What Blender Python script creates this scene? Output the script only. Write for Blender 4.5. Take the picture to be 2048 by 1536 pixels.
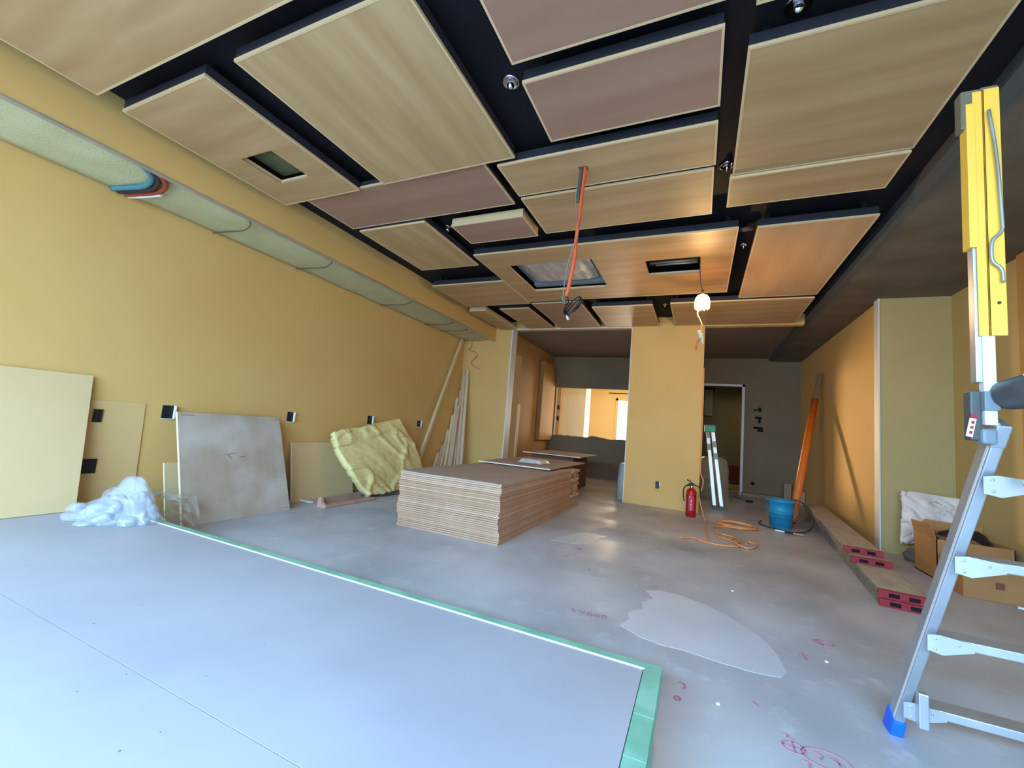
import bpy, bmesh, math, random
from mathutils import Vector, Matrix, noise
random.seed(7)
S = bpy.context.scene
for o in list(bpy.data.objects): bpy.data.objects.remove(o)
C = S.collection

# ------------------------------------------------------------------ camera
cam = bpy.data.cameras.new('camera'); camo = bpy.data.objects.new('camera', cam); C.objects.link(camo)
R0 = (0.9111773868942602, 0.40359275622461416, 0.08287735960783674)
R1 = (0.03413785261802428, 0.12650664552317156, -0.9913781698509931)
R2 = (-0.41059758478488106, 0.9061506253165054, 0.10149220466286386)
M = Matrix(((R0[0], -R1[0], -R2[0], 0), (R0[1], -R1[1], -R2[1], 0), (R0[2], -R1[2], -R2[2], 1.05), (0, 0, 0, 1)))
camo.matrix_world = M
cam.sensor_width = 36; cam.sensor_fit = 'HORIZONTAL'; cam.lens = 840.0139 / 2048 * 36
cam.clip_start = 0.05; cam.clip_end = 200
S.camera = camo
# ------------------------------------------------------------------ view, world, lights
S.view_settings.view_transform = 'Standard'; S.view_settings.look = 'None'
S.view_settings.gamma = 1; S.view_settings.use_curve_mapping = False
S.view_settings.exposure = 0.0
W = bpy.data.worlds.new('world'); S.world = W; W.use_nodes = True
bg = W.node_tree.nodes['Background']; bg.inputs[0].default_value = (0.55, 0.76, 1.0, 1); bg.inputs[1].default_value = 5.0

def area(name, loc, rot, sx, sy, power, col):
    l = bpy.data.lights.new(name, 'AREA'); l.shape = 'RECTANGLE'; l.size = sx; l.size_y = sy
    l.energy = power; l.color = col
    o = bpy.data.objects.new(name, l); C.objects.link(o); o.location = loc; o.rotation_euler = rot
    return o
PI = math.pi
# daylight that enters through the glazed shop front behind the camera (the lamp fills that opening)
area('daylight_front', (-1.3, -1.60, 1.3), (PI/2 - .1, 0, 0), 5.6, 2.1, 62, (0.58, 0.80, 1.0))
sky = area('daylight_front_sky', (-1.1, -3.0, 2.7), (PI/2 - .55, 0, 0), 6.4, 1.2, 750, (0.32, 0.61, 1.0)); sky.data.spread = 2.4
# low sun and sky through the window of the far room
area('daylight_far_window', (-2.15, 14.85, 1.45), (-PI/2, 0, 0), 1.0, 1.6, 190, (1.0, 0.80, 0.52))
# warm light for the pole's shadow: lamp added unseen behind the far room's pillar; it rakes through the serving opening
fs = area('far_side_light', (-3.9, 14.6, 1.8), (0, 0, 0), .6, .8, 38, (1.0, 0.70, 0.38)); fs.data.spread = .75
import mathutils
fs.rotation_euler = (mathutils.Vector((1.93, 8.0, 1.2)) - mathutils.Vector((-3.9, 14.6, 1.8))).to_track_quat('-Z', 'Y').to_euler()
ff = area('fill_far_room', (-1.0, 11.4, 1.9), (0, 0, 0), .9, 1.2, 45, (1.0, 0.84, 0.58))  # added fill, out of view behind the column wall, brightens the far pillar
ff.rotation_euler = (mathutils.Vector((-3.6, 12.6, 1.5)) - mathutils.Vector((-1.0, 11.4, 1.9))).to_track_quat('-Z', 'Y').to_euler()
# warm area light facing down in the room behind the doorway
area('back_room_light', (1.9, 13.0, 2.6), (0, 0, 0), 0.8, 0.8, 7, (1.0, 0.85, 0.55))

# ------------------------------------------------------------------ materials
def lin(h):
    h = h.lstrip('#'); r = []
    for i in (0, 2, 4):
        c = int(h[i:i+2], 16) / 255
        r.append(c / 12.92 if c <= 0.04045 else ((c + 0.055) / 1.055) ** 2.4)
    return (r[0], r[1], r[2], 1)
MATS = {}
def mat(name, c1, c2=None, scale=3.0, rough=0.7, metal=0.0, stretch=(1, 1, 1), detail=4, bump=0.0, bscale=None, lo=0.35, hi=0.65, spec=0.4, emis=None, estr=0):
    if name in MATS: return MATS[name]
    m = bpy.data.materials.new(name); m.use_nodes = True; nt = m.node_tree; b = nt.nodes['Principled BSDF']
    b.inputs['Roughness'].default_value = rough; b.inputs['Metallic'].default_value = metal
    b.inputs['Specular IOR Level'].default_value = spec
    b.inputs['Base Color'].default_value = lin(c1)
    tc = nt.nodes.new('ShaderNodeTexCoord'); mp = nt.nodes.new('ShaderNodeMapping'); mp.inputs['Scale'].default_value = stretch
    nt.links.new(tc.outputs['Object'], mp.inputs[0])
    if c2:
        n = nt.nodes.new('ShaderNodeTexNoise'); n.inputs['Scale'].default_value = scale; n.inputs['Detail'].default_value = detail
        r = nt.nodes.new('ShaderNodeValToRGB'); r.color_ramp.elements[0].position = lo; r.color_ramp.elements[1].position = hi
        r.color_ramp.elements[0].color = lin(c1); r.color_ramp.elements[1].color = lin(c2)
        nt.links.new(mp.outputs[0], n.inputs[0]); nt.links.new(n.outputs[0], r.inputs[0]); nt.links.new(r.outputs[0], b.inputs['Base Color'])
    if bump:
        n2 = nt.nodes.new('ShaderNodeTexNoise'); n2.inputs['Scale'].default_value = bscale or scale * 6; n2.inputs['Detail'].default_value = 5
        bp = nt.nodes.new('ShaderNodeBump'); bp.inputs['Strength'].default_value = bump; bp.inputs['Distance'].default_value = 0.01
        nt.links.new(mp.outputs[0], n2.inputs[0]); nt.links.new(n2.outputs[0], bp.inputs['Height']); nt.links.new(bp.outputs[0], b.inputs['Normal'])
    if emis:
        b.inputs['Emission Color'].default_value = lin(emis); b.inputs['Emission Strength'].default_value = estr
    MATS[name] = m; return m

gyp = mat('yellow_gypsum', '#d4aa64', '#d8b06a', 1.3, 0.75, bump=0.05, bscale=120)
gyp_s = mat('yellow_gypsum_loose', '#d6b884', '#dabd8a', 1.5, 0.75)
gyp_g = mat('green_gypsum', '#b09c66', '#b5a26c', 1.2, 0.75)
gyp_tan = mat('tan_board', '#a37840', '#ab804a', 1.2, 0.75)
gypedge = mat('gypsum_edge', '#e8e2cf', rough=0.8)
white_p = mat('white_paint', '#d8d6d0', rough=0.5)
gray_w = mat('grey_wall', '#7c6d54', '#80715a', 1.5, 0.8)
gray_c = mat('grey_brown_ceiling', '#73655a', '#776a5f', 1.0, 0.8)
blackc = mat('black_paint', '#17171b', '#1c1c22', 2, 0.75, spec=0.2)
blackside = mat('black_frame_paint', '#2b2b33', rough=0.6, spec=0.3)
plw = mat('plywood_pale', '#a58258', '#bf9f74', 2.2, 0.5, stretch=(0.35, 3.2, 1), detail=6, lo=0.3, hi=0.75)
plwy = mat('plywood_pale_lengthwise', '#a7865a', '#c1a378', 2.2, 0.5, stretch=(3.2, 0.35, 1), detail=6, lo=0.3, hi=0.75)
plr = mat('plywood_red', '#94705c', '#a5826c', 2.0, 0.5, stretch=(0.35, 3.2, 1), detail=6, lo=0.3, hi=0.75)
pledge = mat('plywood_lipping', '#d2b68c', rough=0.5)
woodp = mat('pale_timber', '#cdb184', '#d9c096', 3, 0.65, stretch=(6, 6, 0.6))
conc_beam = mat('brown_beam_board', '#5d4f44', '#6f6054', 1.2, 0.7, stretch=(2, 0.5, 1), bump=0.1, bscale=14)
alu = mat('aluminium', '#b4b8be', '#c6cad0', 5, 0.38, metal=0.75)
aluw = mat('white_aluminium', '#dfe2e4', rough=0.35, metal=0.2)
steel = mat('galvanised_steel', '#8c8f88', '#a1a49c', 8, 0.5, metal=0.6)
gplastic = mat('grey_plastic', '#494b49', rough=0.5)
gplastic2 = mat('pale_grey_plastic', '#727c82', rough=0.5)
dkplastic = mat('dark_plastic', '#2c2e2d', rough=0.45)
yel = mat('yellow_paint', '#f0b844', '#e9b040', 6, 0.5)
blue = mat('blue_plastic', '#1a86ad', '#2190b8', 6, 0.45)
bluef = mat('blue_rubber', '#0f5fe0', rough=0.5)
red = mat('red_paint', '#a80e1c', rough=0.35)
redp = mat('red_plastic', '#9a2632', '#8c1f2b', 8, 0.55)
orange = mat('orange_plastic', '#e07a2c', rough=0.5)
orangecord = mat('orange_cord', '#e2965c', rough=0.55)
orpole = mat('orange_pole_paint', '#dd7426', '#d0661c', 5, 0.5)
chrome = mat('chrome', '#e8e8ee', rough=0.12, metal=1.0)
blk = mat('black_rubber', '#141414', rough=0.5)
greenp = mat('green_plastic', '#3f9a80', rough=0.45)
tapeg = mat('green_tape', '#7fb39a', '#6ba288', 7, 0.5, lo=0.42, hi=0.6)
cardb = mat('cardboard', '#a8794a', '#b08250', 4, 0.8)
darkhole = mat('dark_void', '#151310', rough=0.9)
whitetape = mat('white_tape', '#eeeae0', rough=0.6)
insm = mat('yellow_insulation', '#e8d488', '#f0de9c', 9, 0.95, bump=0.4, bscale=40)
inss = mat('green_white_insulation', '#bcb88c', '#c6c29a', 5, 0.95, bump=0.4, bscale=60)
whitesack = mat('white_sack', '#d9cec4', '#e4dad0', 4, 0.7, bump=0.3, bscale=12)
platm = mat('grey_white_board', '#9c9a9f', '#a5a3a7', 1.6, 0.5, spec=0.45)
packm = mat('translucent_pack', '#c9c4bc', '#b7b4b0', 10, 0.3)
dirty = mat('dusty_plank', '#a29684', '#b3a896', 4, 0.8, stretch=(3, 1, 1))
farw = mat('far_room_wall', '#cdb88e', rough=0.8)
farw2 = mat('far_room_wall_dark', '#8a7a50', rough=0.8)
pill = mat('far_pillar_paint', '#e6d8b4', '#eadfbe', 3, 0.7, stretch=(4, 4, .5))
redmark = mat('red_marking', '#b77b8c', rough=0.7)
labelw = mat('label_white', '#d8c8c8', rough=0.5)
pencil = mat('pencil', '#6a5a52', rough=0.8)
blackbag = mat('black_things', '#16181a', rough=0.5)

def floor_mat():
    m = bpy.data.materials.new('concrete_floor'); m.use_nodes = True; nt = m.node_tree; b = nt.nodes['Principled BSDF']
    tc = nt.nodes.new('ShaderNodeTexCoord')
    n1 = nt.nodes.new('ShaderNodeTexNoise'); n1.inputs['Scale'].default_value = 0.9; n1.inputs['Detail'].default_value = 7
    r1 = nt.nodes.new('ShaderNodeValToRGB'); e = r1.color_ramp.elements
    e[0].position = .36; e[0].color = lin('#9a9a9c'); e[1].position = .62; e[1].color = lin('#b9b8b9')
    n2 = nt.nodes.new('ShaderNodeTexNoise'); n2.inputs['Scale'].default_value = 7; n2.inputs['Detail'].default_value = 8; n2.inputs['Roughness'].default_value = .7
    r2 = nt.nodes.new('ShaderNodeValToRGB'); r2.color_ramp.elements[0].position = .54; r2.color_ramp.elements[1].position = .70
    r2.color_ramp.elements[0].color = (0, 0, 0, 1); r2.color_ramp.elements[1].color = (.7, .7, .7, 1)
    mx = nt.nodes.new('ShaderNodeMix'); mx.data_type = 'RGBA'; mx.inputs[7].default_value = lin('#c2c2c4')
    for n in (n1, n2): nt.links.new(tc.outputs['Object'], n.inputs[0])
    nt.links.new(n1.outputs[0], r1.inputs[0]); nt.links.new(n2.outputs[0], r2.inputs[0])
    nt.links.new(r1.outputs[0], mx.inputs[6]); nt.links.new(r2.outputs[0], mx.inputs[0]); nt.links.new(mx.outputs[2], b.inputs['Base Color'])
    n3 = nt.nodes.new('ShaderNodeTexNoise'); n3.inputs['Scale'].default_value = 1.7; nt.links.new(tc.outputs['Object'], n3.inputs[0])
    r3 = nt.nodes.new('ShaderNodeMapRange'); r3.inputs[1].default_value = .4; r3.inputs[2].default_value = .6; r3.inputs[3].default_value = .38; r3.inputs[4].default_value = .6
    nt.links.new(n3.outputs[0], r3.inputs[0]); nt.links.new(r3.outputs[0], b.inputs['Roughness'])
    b.inputs['Specular IOR Level'].default_value = .45
    return m
floorm = floor_mat()
patchm = mat('skim_coat', '#bebdc0', '#c5c4c6', 3, 0.36, spec=0.5)

def film_mat(name, alpha, col, rough=.25):
    m = bpy.data.materials.new(name); m.use_nodes = True; nt = m.node_tree
    b = nt.nodes['Principled BSDF']; b.inputs['Base Color'].default_value = lin(col); b.inputs['Roughness'].default_value = rough
    b.inputs['Alpha'].default_value = alpha
    b.inputs['Specular IOR Level'].default_value = .7
    return m
filmm = film_mat('clear_plastic_film', .40, '#c2cad0', .15)
bagm = film_mat('clear_bag', .38, '#b9b7a8')

def beam_mat():
    m = bpy.data.materials.new('beam_board_with_overspray'); m.use_nodes = True; nt = m.node_tree; b = nt.nodes['Principled BSDF']
    tc = nt.nodes.new('ShaderNodeTexCoord'); sp = nt.nodes.new('ShaderNodeSeparateXYZ'); nt.links.new(tc.outputs['Object'], sp.inputs[0])
    n = nt.nodes.new('ShaderNodeTexNoise'); n.inputs['Scale'].default_value = 2.5; n.inputs['Detail'].default_value = 5; nt.links.new(tc.outputs['Object'], n.inputs[0])
    ad = nt.nodes.new('ShaderNodeMath'); ad.operation = 'MULTIPLY_ADD'; ad.inputs[1].default_value = .12
    nt.links.new(n.outputs[0], ad.inputs[0]); nt.links.new(sp.outputs[0], ad.inputs[2])
    r = nt.nodes.new('ShaderNodeMapRange'); r.inputs[1].default_value = 1.47; r.inputs[2].default_value = 1.53
    nt.links.new(ad.outputs[0], r.inputs[0])
    r1 = nt.nodes.new('ShaderNodeValToRGB'); r1.color_ramp.elements[0].position = .35; r1.color_ramp.elements[1].position = .7
    r1.color_ramp.elements[0].color = lin('#585044'); r1.color_ramp.elements[1].color = lin('#6f6658'); nt.links.new(n.outputs[0], r1.inputs[0])
    mx = nt.nodes.new('ShaderNodeMix'); mx.data_type = 'RGBA'; mx.inputs[6].default_value = lin('#4b4c4a')
    nt.links.new(r.outputs[0], mx.inputs[0]); nt.links.new(r1.outputs[0], mx.inputs[7]); nt.links.new(mx.outputs[2], b.inputs['Base Color'])
    b.inputs['Roughness'].default_value = .7
    return m
beamm = beam_mat()

def plywood_board_mat():
    m = bpy.data.materials.new('dusty_plywood'); m.use_nodes = True; nt = m.node_tree; b = nt.nodes['Principled BSDF']
    tc = nt.nodes.new('ShaderNodeTexCoord')
    n1 = nt.nodes.new('ShaderNodeTexNoise'); n1.inputs['Scale'].default_value = 2.6; n1.inputs['Detail'].default_value = 3; n1.inputs['Distortion'].default_value = .15
    mp = nt.nodes.new('ShaderNodeMapping'); mp.inputs['Scale'].default_value = (1, 6, .6)
    n2 = nt.nodes.new('ShaderNodeTexNoise'); n2.inputs['Scale'].default_value = 2.5; n2.inputs['Detail'].default_value = 6
    nt.links.new(tc.outputs['Object'], n1.inputs[0]); nt.links.new(tc.outputs['Object'], mp.inputs[0]); nt.links.new(mp.outputs[0], n2.inputs[0])
    r1 = nt.nodes.new('ShaderNodeValToRGB'); r1.color_ramp.elements[0].position = .42; r1.color_ramp.elements[1].position = .68
    r1.color_ramp.elements[0].color = (0, 0, 0, 1); r1.color_ramp.elements[1].color = (.7, .7, .7, 1)
    r2 = nt.nodes.new('ShaderNodeValToRGB'); r2.color_ramp.elements[0].color = lin('#a5927c'); r2.color_ramp.elements[1].color = lin('#b5a48e')
    mx = nt.nodes.new('ShaderNodeMix'); mx.data_type = 'RGBA'; mx.inputs[7].default_value = lin('#cabfb4')
    nt.links.new(n1.outputs[0], r1.inputs[0]); nt.links.new(n2.outputs[0], r2.inputs[0])
    nt.links.new(r2.outputs[0], mx.inputs[6]); nt.links.new(r1.outputs[0], mx.inputs[0]); nt.links.new(mx.outputs[2], b.inputs['Base Color'])
    b.inputs['Roughness'].default_value = .65
    return m
plyb = plywood_board_mat()

# ------------------------------------------------------------------ helpers
class MB:
    def __init__(s): s.v = []; s.f = []
    def add(s, vs, fs, T=None):
        n = len(s.v)
        for p in vs:
            p = Vector(p)
            if T is not None: p = T @ p
            s.v.append(p[:])
        for f in fs: s.f.append(tuple(i + n for i in f))
        return s
    def box(s, a, b, T=None):
        x0, y0, z0 = a; x1, y1, z1 = b
        vs = [(x0,y0,z0),(x1,y0,z0),(x1,y1,z0),(x0,y1,z0),(x0,y0,z1),(x1,y0,z1),(x1,y1,z1),(x0,y1,z1)]
        return s.add(vs, [(0,3,2,1),(4,5,6,7),(0,1,5,4),(1,2,6,5),(2,3,7,6),(3,0,4,7)], T)
    def bar(s, p, q, w, h, up=(0,0,1)):
        p, q = Vector(p), Vector(q); d = (q-p).normalized(); u = Vector(up); sd = d.cross(u)
        if sd.length < 1e-4: sd = d.cross(Vector((0,1,0)))
        sd.normalize(); u = sd.cross(d).normalized(); vs = []
        for e in (p, q):
            for a, b in ((-1,-1),(1,-1),(1,1),(-1,1)): vs.append(e + sd*a*w/2 + u*b*h/2)
        return s.add(vs, [(0,1,2,3),(7,6,5,4),(0,4,5,1),(1,5,6,2),(2,6,7,3),(3,7,4,0)])
    def tube(s, pts, r, n=8, rs=None):
        pts = [Vector(p) for p in pts]; N = len(pts); prev = None; base = len(s.v)
        for i, p in enumerate(pts):
            d = (pts[min(i+1, N-1)] - pts[max(i-1, 0)]).normalized()
            if prev is None:
                a = d.cross(Vector((0,0,1)))
                if a.length < .05: a = d.cross(Vector((0,1,0)))
            else: a = prev - d * prev.dot(d)
            a.normalize(); b = d.cross(a); prev = a
            rr = rs[i] if rs else r
            for k in range(n):
                t = 2*PI*k/n; s.v.append((p + (a*math.cos(t) + b*math.sin(t))*rr)[:])
        for i in range(N-1):
            for k in range(n):
                k2 = (k+1) % n
                s.f.append((base+i*n+k, base+i*n+k2, base+(i+1)*n+k2, base+(i+1)*n+k))
        s.f.append(tuple(base+k for k in reversed(range(n)))); s.f.append(tuple(base+(N-1)*n+k for k in range(n)))
        return s
    def lathe(s, prof, c=(0,0,0), n=24, T=None):
        base = len(s.v); c = Vector(c)
        for r, z in prof:
            for k in range(n):
                t = 2*PI*k/n; p = c + Vector((r*math.cos(t), r*math.sin(t), z))
                if T is not None: p = T @ p
                s.v.append(p[:])
        for i in range(len(prof)-1):
            for k in range(n):
                k2 = (k+1) % n; s.f.append((base+i*n+k, base+i*n+k2, base+(i+1)*n+k2, base+(i+1)*n+k))
        s.f.append(tuple(base+k for k in reversed(range(n)))); s.f.append(tuple(base+(len(prof)-1)*n+k for k in range(n)))
        return s
    def grid(s, fn, nu, nv):
        base = len(s.v)
        for i in range(nu+1):
            for j in range(nv+1): s.v.append(tuple(fn(i/nu, j/nv)))
        for i in range(nu):
            for j in range(nv):
                a = base+i*(nv+1)+j; s.f.append((a, a+1, a+nv+2, a+nv+1))
        return s
    def poly(s, pts, z0, z1):
        n = len(pts); vs = [(x,y,z0) for x,y in pts] + [(x,y,z1) for x,y in pts]
        fs = [tuple(reversed(range(n))), tuple(range(n, 2*n))] + [(i, (i+1)%n, (i+1)%n+n, i+n) for i in range(n)]
        return s.add(vs, fs)
    def build(s, name, m, parent=None, smooth=False, bevel=0, solid=0):
        me = bpy.data.meshes.new(name); off = Vector((0,0,0))
        if parent is not None: off = parent.matrix_world.translation if False else Vector(parent.get('_o', (0,0,0)))
        me.from_pydata([tuple(Vector(v) - off) for v in s.v], [], s.f); me.update()
        me.materials.append(m)
        if smooth:
            for p in me.polygons: p.use_smooth = True
        o = bpy.data.objects.new(name, me); C.objects.link(o)
        if parent is not None: o.parent = parent; o['_o'] = tuple(off)
        if bevel:
            b = o.modifiers.new('bevel', 'BEVEL'); b.width = bevel; b.segments = 2; b.limit_method = 'ANGLE'
        if solid:
            b = o.modifiers.new('solid', 'SOLIDIFY'); b.thickness = solid; b.offset = 0
        return o
def struct(name, mb, m, parent=None, **k):
    o = mb.build(name, m, parent, **k)
    if parent is None: o['kind'] = 'structure'
    return o
def tag(o, label, cat, group=None, kind=None):
    o['label'] = label; o['category'] = cat
    if group: o['group'] = group
    if kind: o['kind'] = kind
    return o
def thing(name, label, cat, loc=(0,0,0), group=None):
    o = bpy.data.objects.new(name, None); C.objects.link(o); o.location = loc; o.empty_display_size = .05
    o['_o'] = loc
    return tag(o, label, cat, group)
def smoothpath(pts, n=8):
    pts = [Vector(p) for p in pts]; out = []
    P = [2*pts[0]-pts[1]] + pts + [2*pts[-1]-pts[-2]]
    for i in range(1, len(P)-2):
        for k in range(n):
            t = k/n; a, b, c, d = P[i-1], P[i], P[i+1], P[i+2]
            out.append(.5*((2*b) + (c-a)*t + (2*a-5*b+4*c-d)*t*t + (3*b-a-3*c+d)*t**3))
    out.append(pts[-1]); return out

# ------------------------------------------------------------------ the setting
YF = -1.7
fl = struct('floor', MB().box((-5.2, YF-.3, -.1), (3.2, 15.3, 0)), floorm)
struct('wall_left', MB().box((-4.45, YF, 0), (-4.3, 7.07, 3.2)), gyp)
struct('wall_back_left', MB().box((-4.45, 7.07, 0), (-3.29, 7.27, 3.03)), gyp)
struct('trim_1', MB().box((-3.29, 7.062, 0), (-3.268, 7.28, 2.88)), white_p)
struct('trim_2', MB().box((-3.262, 7.062, 2.868), (-1.08, 7.09, 2.89)), white_p)
struct('wall_back_column', MB().box((-1.08, 7.07, 0), (.025, 7.27, 3.03)), gyp)
struct('trim_3', MB().box((-1.092, 7.066, 0), (-1.08, 7.275, 2.88)), white_p)
struct('trim_4', MB().box((-3.29, 7.09, 2.87), (1.33, 7.2, 3.03)), gyp)
# main ceiling (black) and corridor ceiling
struct('ceiling', MB().box((-4.45, YF, 3.03), (1.34, 7.1, 3.15)), blackc)
struct('ceiling_corridor', MB().box((-5.2, 7.1, 3.0), (1.42, 10.7, 3.12)), gray_c)
# beam / lowered ceiling on the right
bm_ = MB().add([(1.33, YF, 2.95), (1.40, YF, 2.935), (3.0, YF, 2.935), (3.0, YF, 3.15), (1.33, YF, 3.15),
                (1.33, 10.55, 2.95), (1.40, 10.55, 2.935), (3.0, 10.55, 2.935), (3.0, 10.55, 3.15), (1.33, 10.55, 3.15)],
               [(0,4,3,2,1), (5,6,7,8,9), (0,1,6,5), (1,2,7,6), (2,3,8,7), (3,4,9,8), (4,0,5,9)])
struct('ceiling_beam_right', bm_, beamm)
# soffit fascia on the left
struct('trim_5', MB().box((-3.65, YF, 2.66), (-3.625, 7.07, 3.03)), gyp)
struct('trim_6', MB().box((-3.665, YF, 2.652), (-3.62, 7.07, 2.664)), alu)
# corridor left side
struct('wall_corridor_left', MB().box((-3.75, 8.35, 0), (-3.6, 10.55, 3.0)).box((-3.75, 7.27, 2.62), (-3.6, 8.35, 3.0)), gyp_tan)
struct('wall_corridor_side_room', MB().box((-5.2, 7.27, 0), (-5.1, 10.6, 3.0)).box((-5.1, 8.6, 0), (-3.75, 8.7, 3.0)), gyp_tan)
struct('trim_7', MB().box((-3.6, 9.55, .8), (-3.5, 10.5, 2.72)), gyp_tan)
struct('trim_8', MB().box((-3.6, 8.33, 0), (-3.57, 8.42, 1.55)), woodp)
# back wall with pass-through opening and doorway
wb = MB()
wb.box((-3.6, 10.55, 0), (.0, 10.67, .93)); wb.box((-3.6, 10.55, 2.19), (0, 10.67, 3.0)); wb.box((-3.6, 10.55, .93), (-3.48, 10.67, 2.19)); wb.box((-.15, 10.55, .93), (0, 10.67, 2.19))
wb.box((0, 10.55, 2.36), (.84, 10.67, 3.0)); wb.box((.84, 10.55, 0), (3.0, 10.67, 3.0))
struct('wall_back', wb, gray_w)
# torn sill of the opening
rag = [(-3.48, .93)]
random.seed(3)
x = -3.48
while x < -.25:
    x += random.uniform(.06, .16); rag.append((x, .95 + random.uniform(-.012, .015) + (.03 if -2.6 < x < -2.2 else 0)))
rag += [(-.15, .94), (-.15, .9), (-3.48, .9)]
rm = MB(); n = len(rag)
rm.add([(a, 10.53, b) for a, b in rag] + [(a, 10.68, b) for a, b in rag], [tuple(range(n)), tuple(reversed(range(n, 2*n)))] + [(i, i+n, (i+1)%n+n, (i+1)%n) for i in range(n)])
struct('trim_9', rm, gray_w)
# door frame
dr = MB().box((.835, 10.52, 0), (.885, 10.7, 2.41)).box((-.02, 10.52, 2.36), (.885, 10.7, 2.41)).box((-.03, 10.52, 0), (.02, 10.7, 2.41))
struct('door_1', dr, white_p)
# right side
struct('wall_right', MB().box((1.93, 6.31, 0), (2.08, 10.55, 2.95)), gyp)
struct('wall_right_return', MB().box((1.9, 6.2, 0), (2.6, 6.31, 2.95)), gyp_g)
struct('trim_10', MB().box((1.892, 6.19, 0), (1.906, 6.33, 2.95)), white_p)
struct('wall_right_near', MB().box((2.55, YF, 0), (2.7, 6.31, 2.95)), gyp_g)
struct('trim_11', MB().box((2.51, 4.95, 0), (2.55, 5.05, 2.86)).box((2.51, 3.6, 2.86), (2.55, 5.05, 2.93)), gyp_tan)
# front wall (behind the camera) with the glazed opening
fw = MB().box((-4.45, YF-.15, 0), (2.7, YF, .08)).box((-4.45, YF-.15, 2.42), (2.7, YF, 3.15)).box((-4.45, YF-.15, 0), (-4.1, YF, 3.0)).box((1.95, YF-.15, 0), (2.7, YF, 3.0))
struct('wall_front', fw, white_p)
# far rooms
struct('wall_far_back', MB().box((-5.2, 15.0, 0), (-2.72, 15.12, 3.0)).box((-1.6, 15.0, 0), (3.0, 15.12, 3.0)).box((-2.72, 15.0, 2.36), (-1.6, 15.12, 3.0)).box((-2.72, 15.0, 0), (-1.6, 15.12, .35)), farw)
struct('wall_far_left', MB().box((-4.9, 10.67, 0), (-4.75, 15.0, 3.0)), farw)
struct('wall_far_partition', MB().box((-.5, 10.67, 0), (-.38, 15.0, 3.0)), farw2)
struct('wall_far_right', MB().box((2.6, 10.67, 0), (2.75, 15.0, 3.0)), farw2)
struct('wall_back_room_rear', MB().box((-.38, 13.9, 0), (2.6, 14.0, 3.0)), farw2)
struct('ceiling_far', MB().box((-5.2, 10.67, 2.75), (3.0, 15.1, 2.9)), farw)
struct('column_far', MB().box((-3.95, 12.6, 0), (-3.2, 13.2, 2.75)), pill)
struct('trim_12', MB().box((-3.2, 12.7, 2.45), (-2.45, 13.1, 2.75)), pill)
w1 = struct('window_1', MB().box((-2.72, 14.96, .35), (-2.64, 15.06, 2.36)).box((-1.68, 14.96, .35), (-1.6, 15.06, 2.36)).box((-2.72, 14.96, 2.28), (-1.6, 15.06, 2.36)).box((-2.72, 14.96, .35), (-1.6, 15.06, .42)), farw)

# floor details: smooth skim-coat patches and red markings belong to the floor
def blob(cx, cy, pts, z):
    return MB().add([(cx+a, cy+b, z) for a, b in pts], [tuple(range(len(pts)))])
from_pts = [(-.369,2.548),(-.33,2.66),(-.36,2.74),(-.28,2.86),(-.30,2.97),(-.24,3.09),(-.30,3.2),(-.22,3.27),(-.08,3.26),(.08,3.18),(.2,3.08),(.3,2.94),(.37,2.80),(.41,2.66),(.42,2.52),(.38,2.44),(.24,2.41),(.1,2.43),(-.02,2.45),(-.14,2.44),(-.26,2.47)]
def jag(pts, amp, n=4):
    out = []
    for i in range(len(pts)):
        a, b = Vector(pts[i]+(0,)), Vector(pts[(i+1)%len(pts)]+(0,))
        for k in range(n):
            p = a.lerp(b, k/n); q = noise.noise_vector(p*9)
            out.append((p.x+q.x*amp, p.y+q.y*amp))
    return out
MB().poly(jag(from_pts, .012), 0, .0015).build('floor_patch', patchm, fl)
MB().poly(jag([(-1.28,4.02),(-1.0,4.05),(-.92,4.2),(-.85,4.55),(-1.05,4.6),(-1.2,4.35)], .03), 0, .0012).build('floor_patch', patchm, fl)
def mark(strokes, r=.004):
    mb = MB()
    for st in strokes:
        st = smoothpath([(a, b, 0) for a, b in st], 5)
        for a, b in zip(st, st[1:]):
            mb.bar(a + Vector((0,0,.002)), b + Vector((0,0,.002)), r*2, .002)
    o = mb.build('red_marking', redmark, fl); return o
def ell(cx, cy, rx, ry, n=10, a0=0, a1=2*PI, rot=0):
    out = []
    for i in range(n+1):
        t = a0+(a1-a0)*i/n; u, v = rx*math.cos(t), ry*math.sin(t)
        out.append((cx+u*math.cos(rot)-v*math.sin(rot), cy+u*math.sin(rot)+v*math.cos(rot)))
    return out
mark([ell(.345, 1.925, .035, .03), [(.31,1.925),(.38,1.925)], [(.345,1.895),(.345,1.955)], ell(.44, 1.915, .075, .05), [(.41,1.94),(.43,1.925),(.415,1.9)], [(.45,1.93),(.49,1.9)], [(.47,1.935),(.475,1.895)], [(.36,1.87),(.38,1.86),(.375,1.835)], [(.315,1.99),(.34,1.99),(.33,1.975),(.355,1.97)]], .0028)
mark([[(-.66,2.60),(-.63,2.55)], [(-.62,2.6),(-.6,2.57),(-.58,2.6)], ell(-.55,2.58,.014,.02), ell(-.51,2.59,.014,.02), ell(-.47,2.6,.014,.02)], .0035)
mark([[(.50,2.75),(.54,2.71),(.53,2.78),(.57,2.74)]], .004)
mark([[(.24,2.0+.15),(.26,2.13)]], .005)
mark([ell(-.045, 2.0, .012, .014), [(-.045, 2.13), (-.02, 2.12), (-.025,2.08)]], .004)
mark([[(.62,2.98),(.66,2.96),(.64,3.02),(.7,2.98)], ell(.67,3.0,.05,.03)], .004)
mark([[(.45,3.95),(.52,3.9),(.58,3.92)]], .006)
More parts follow.
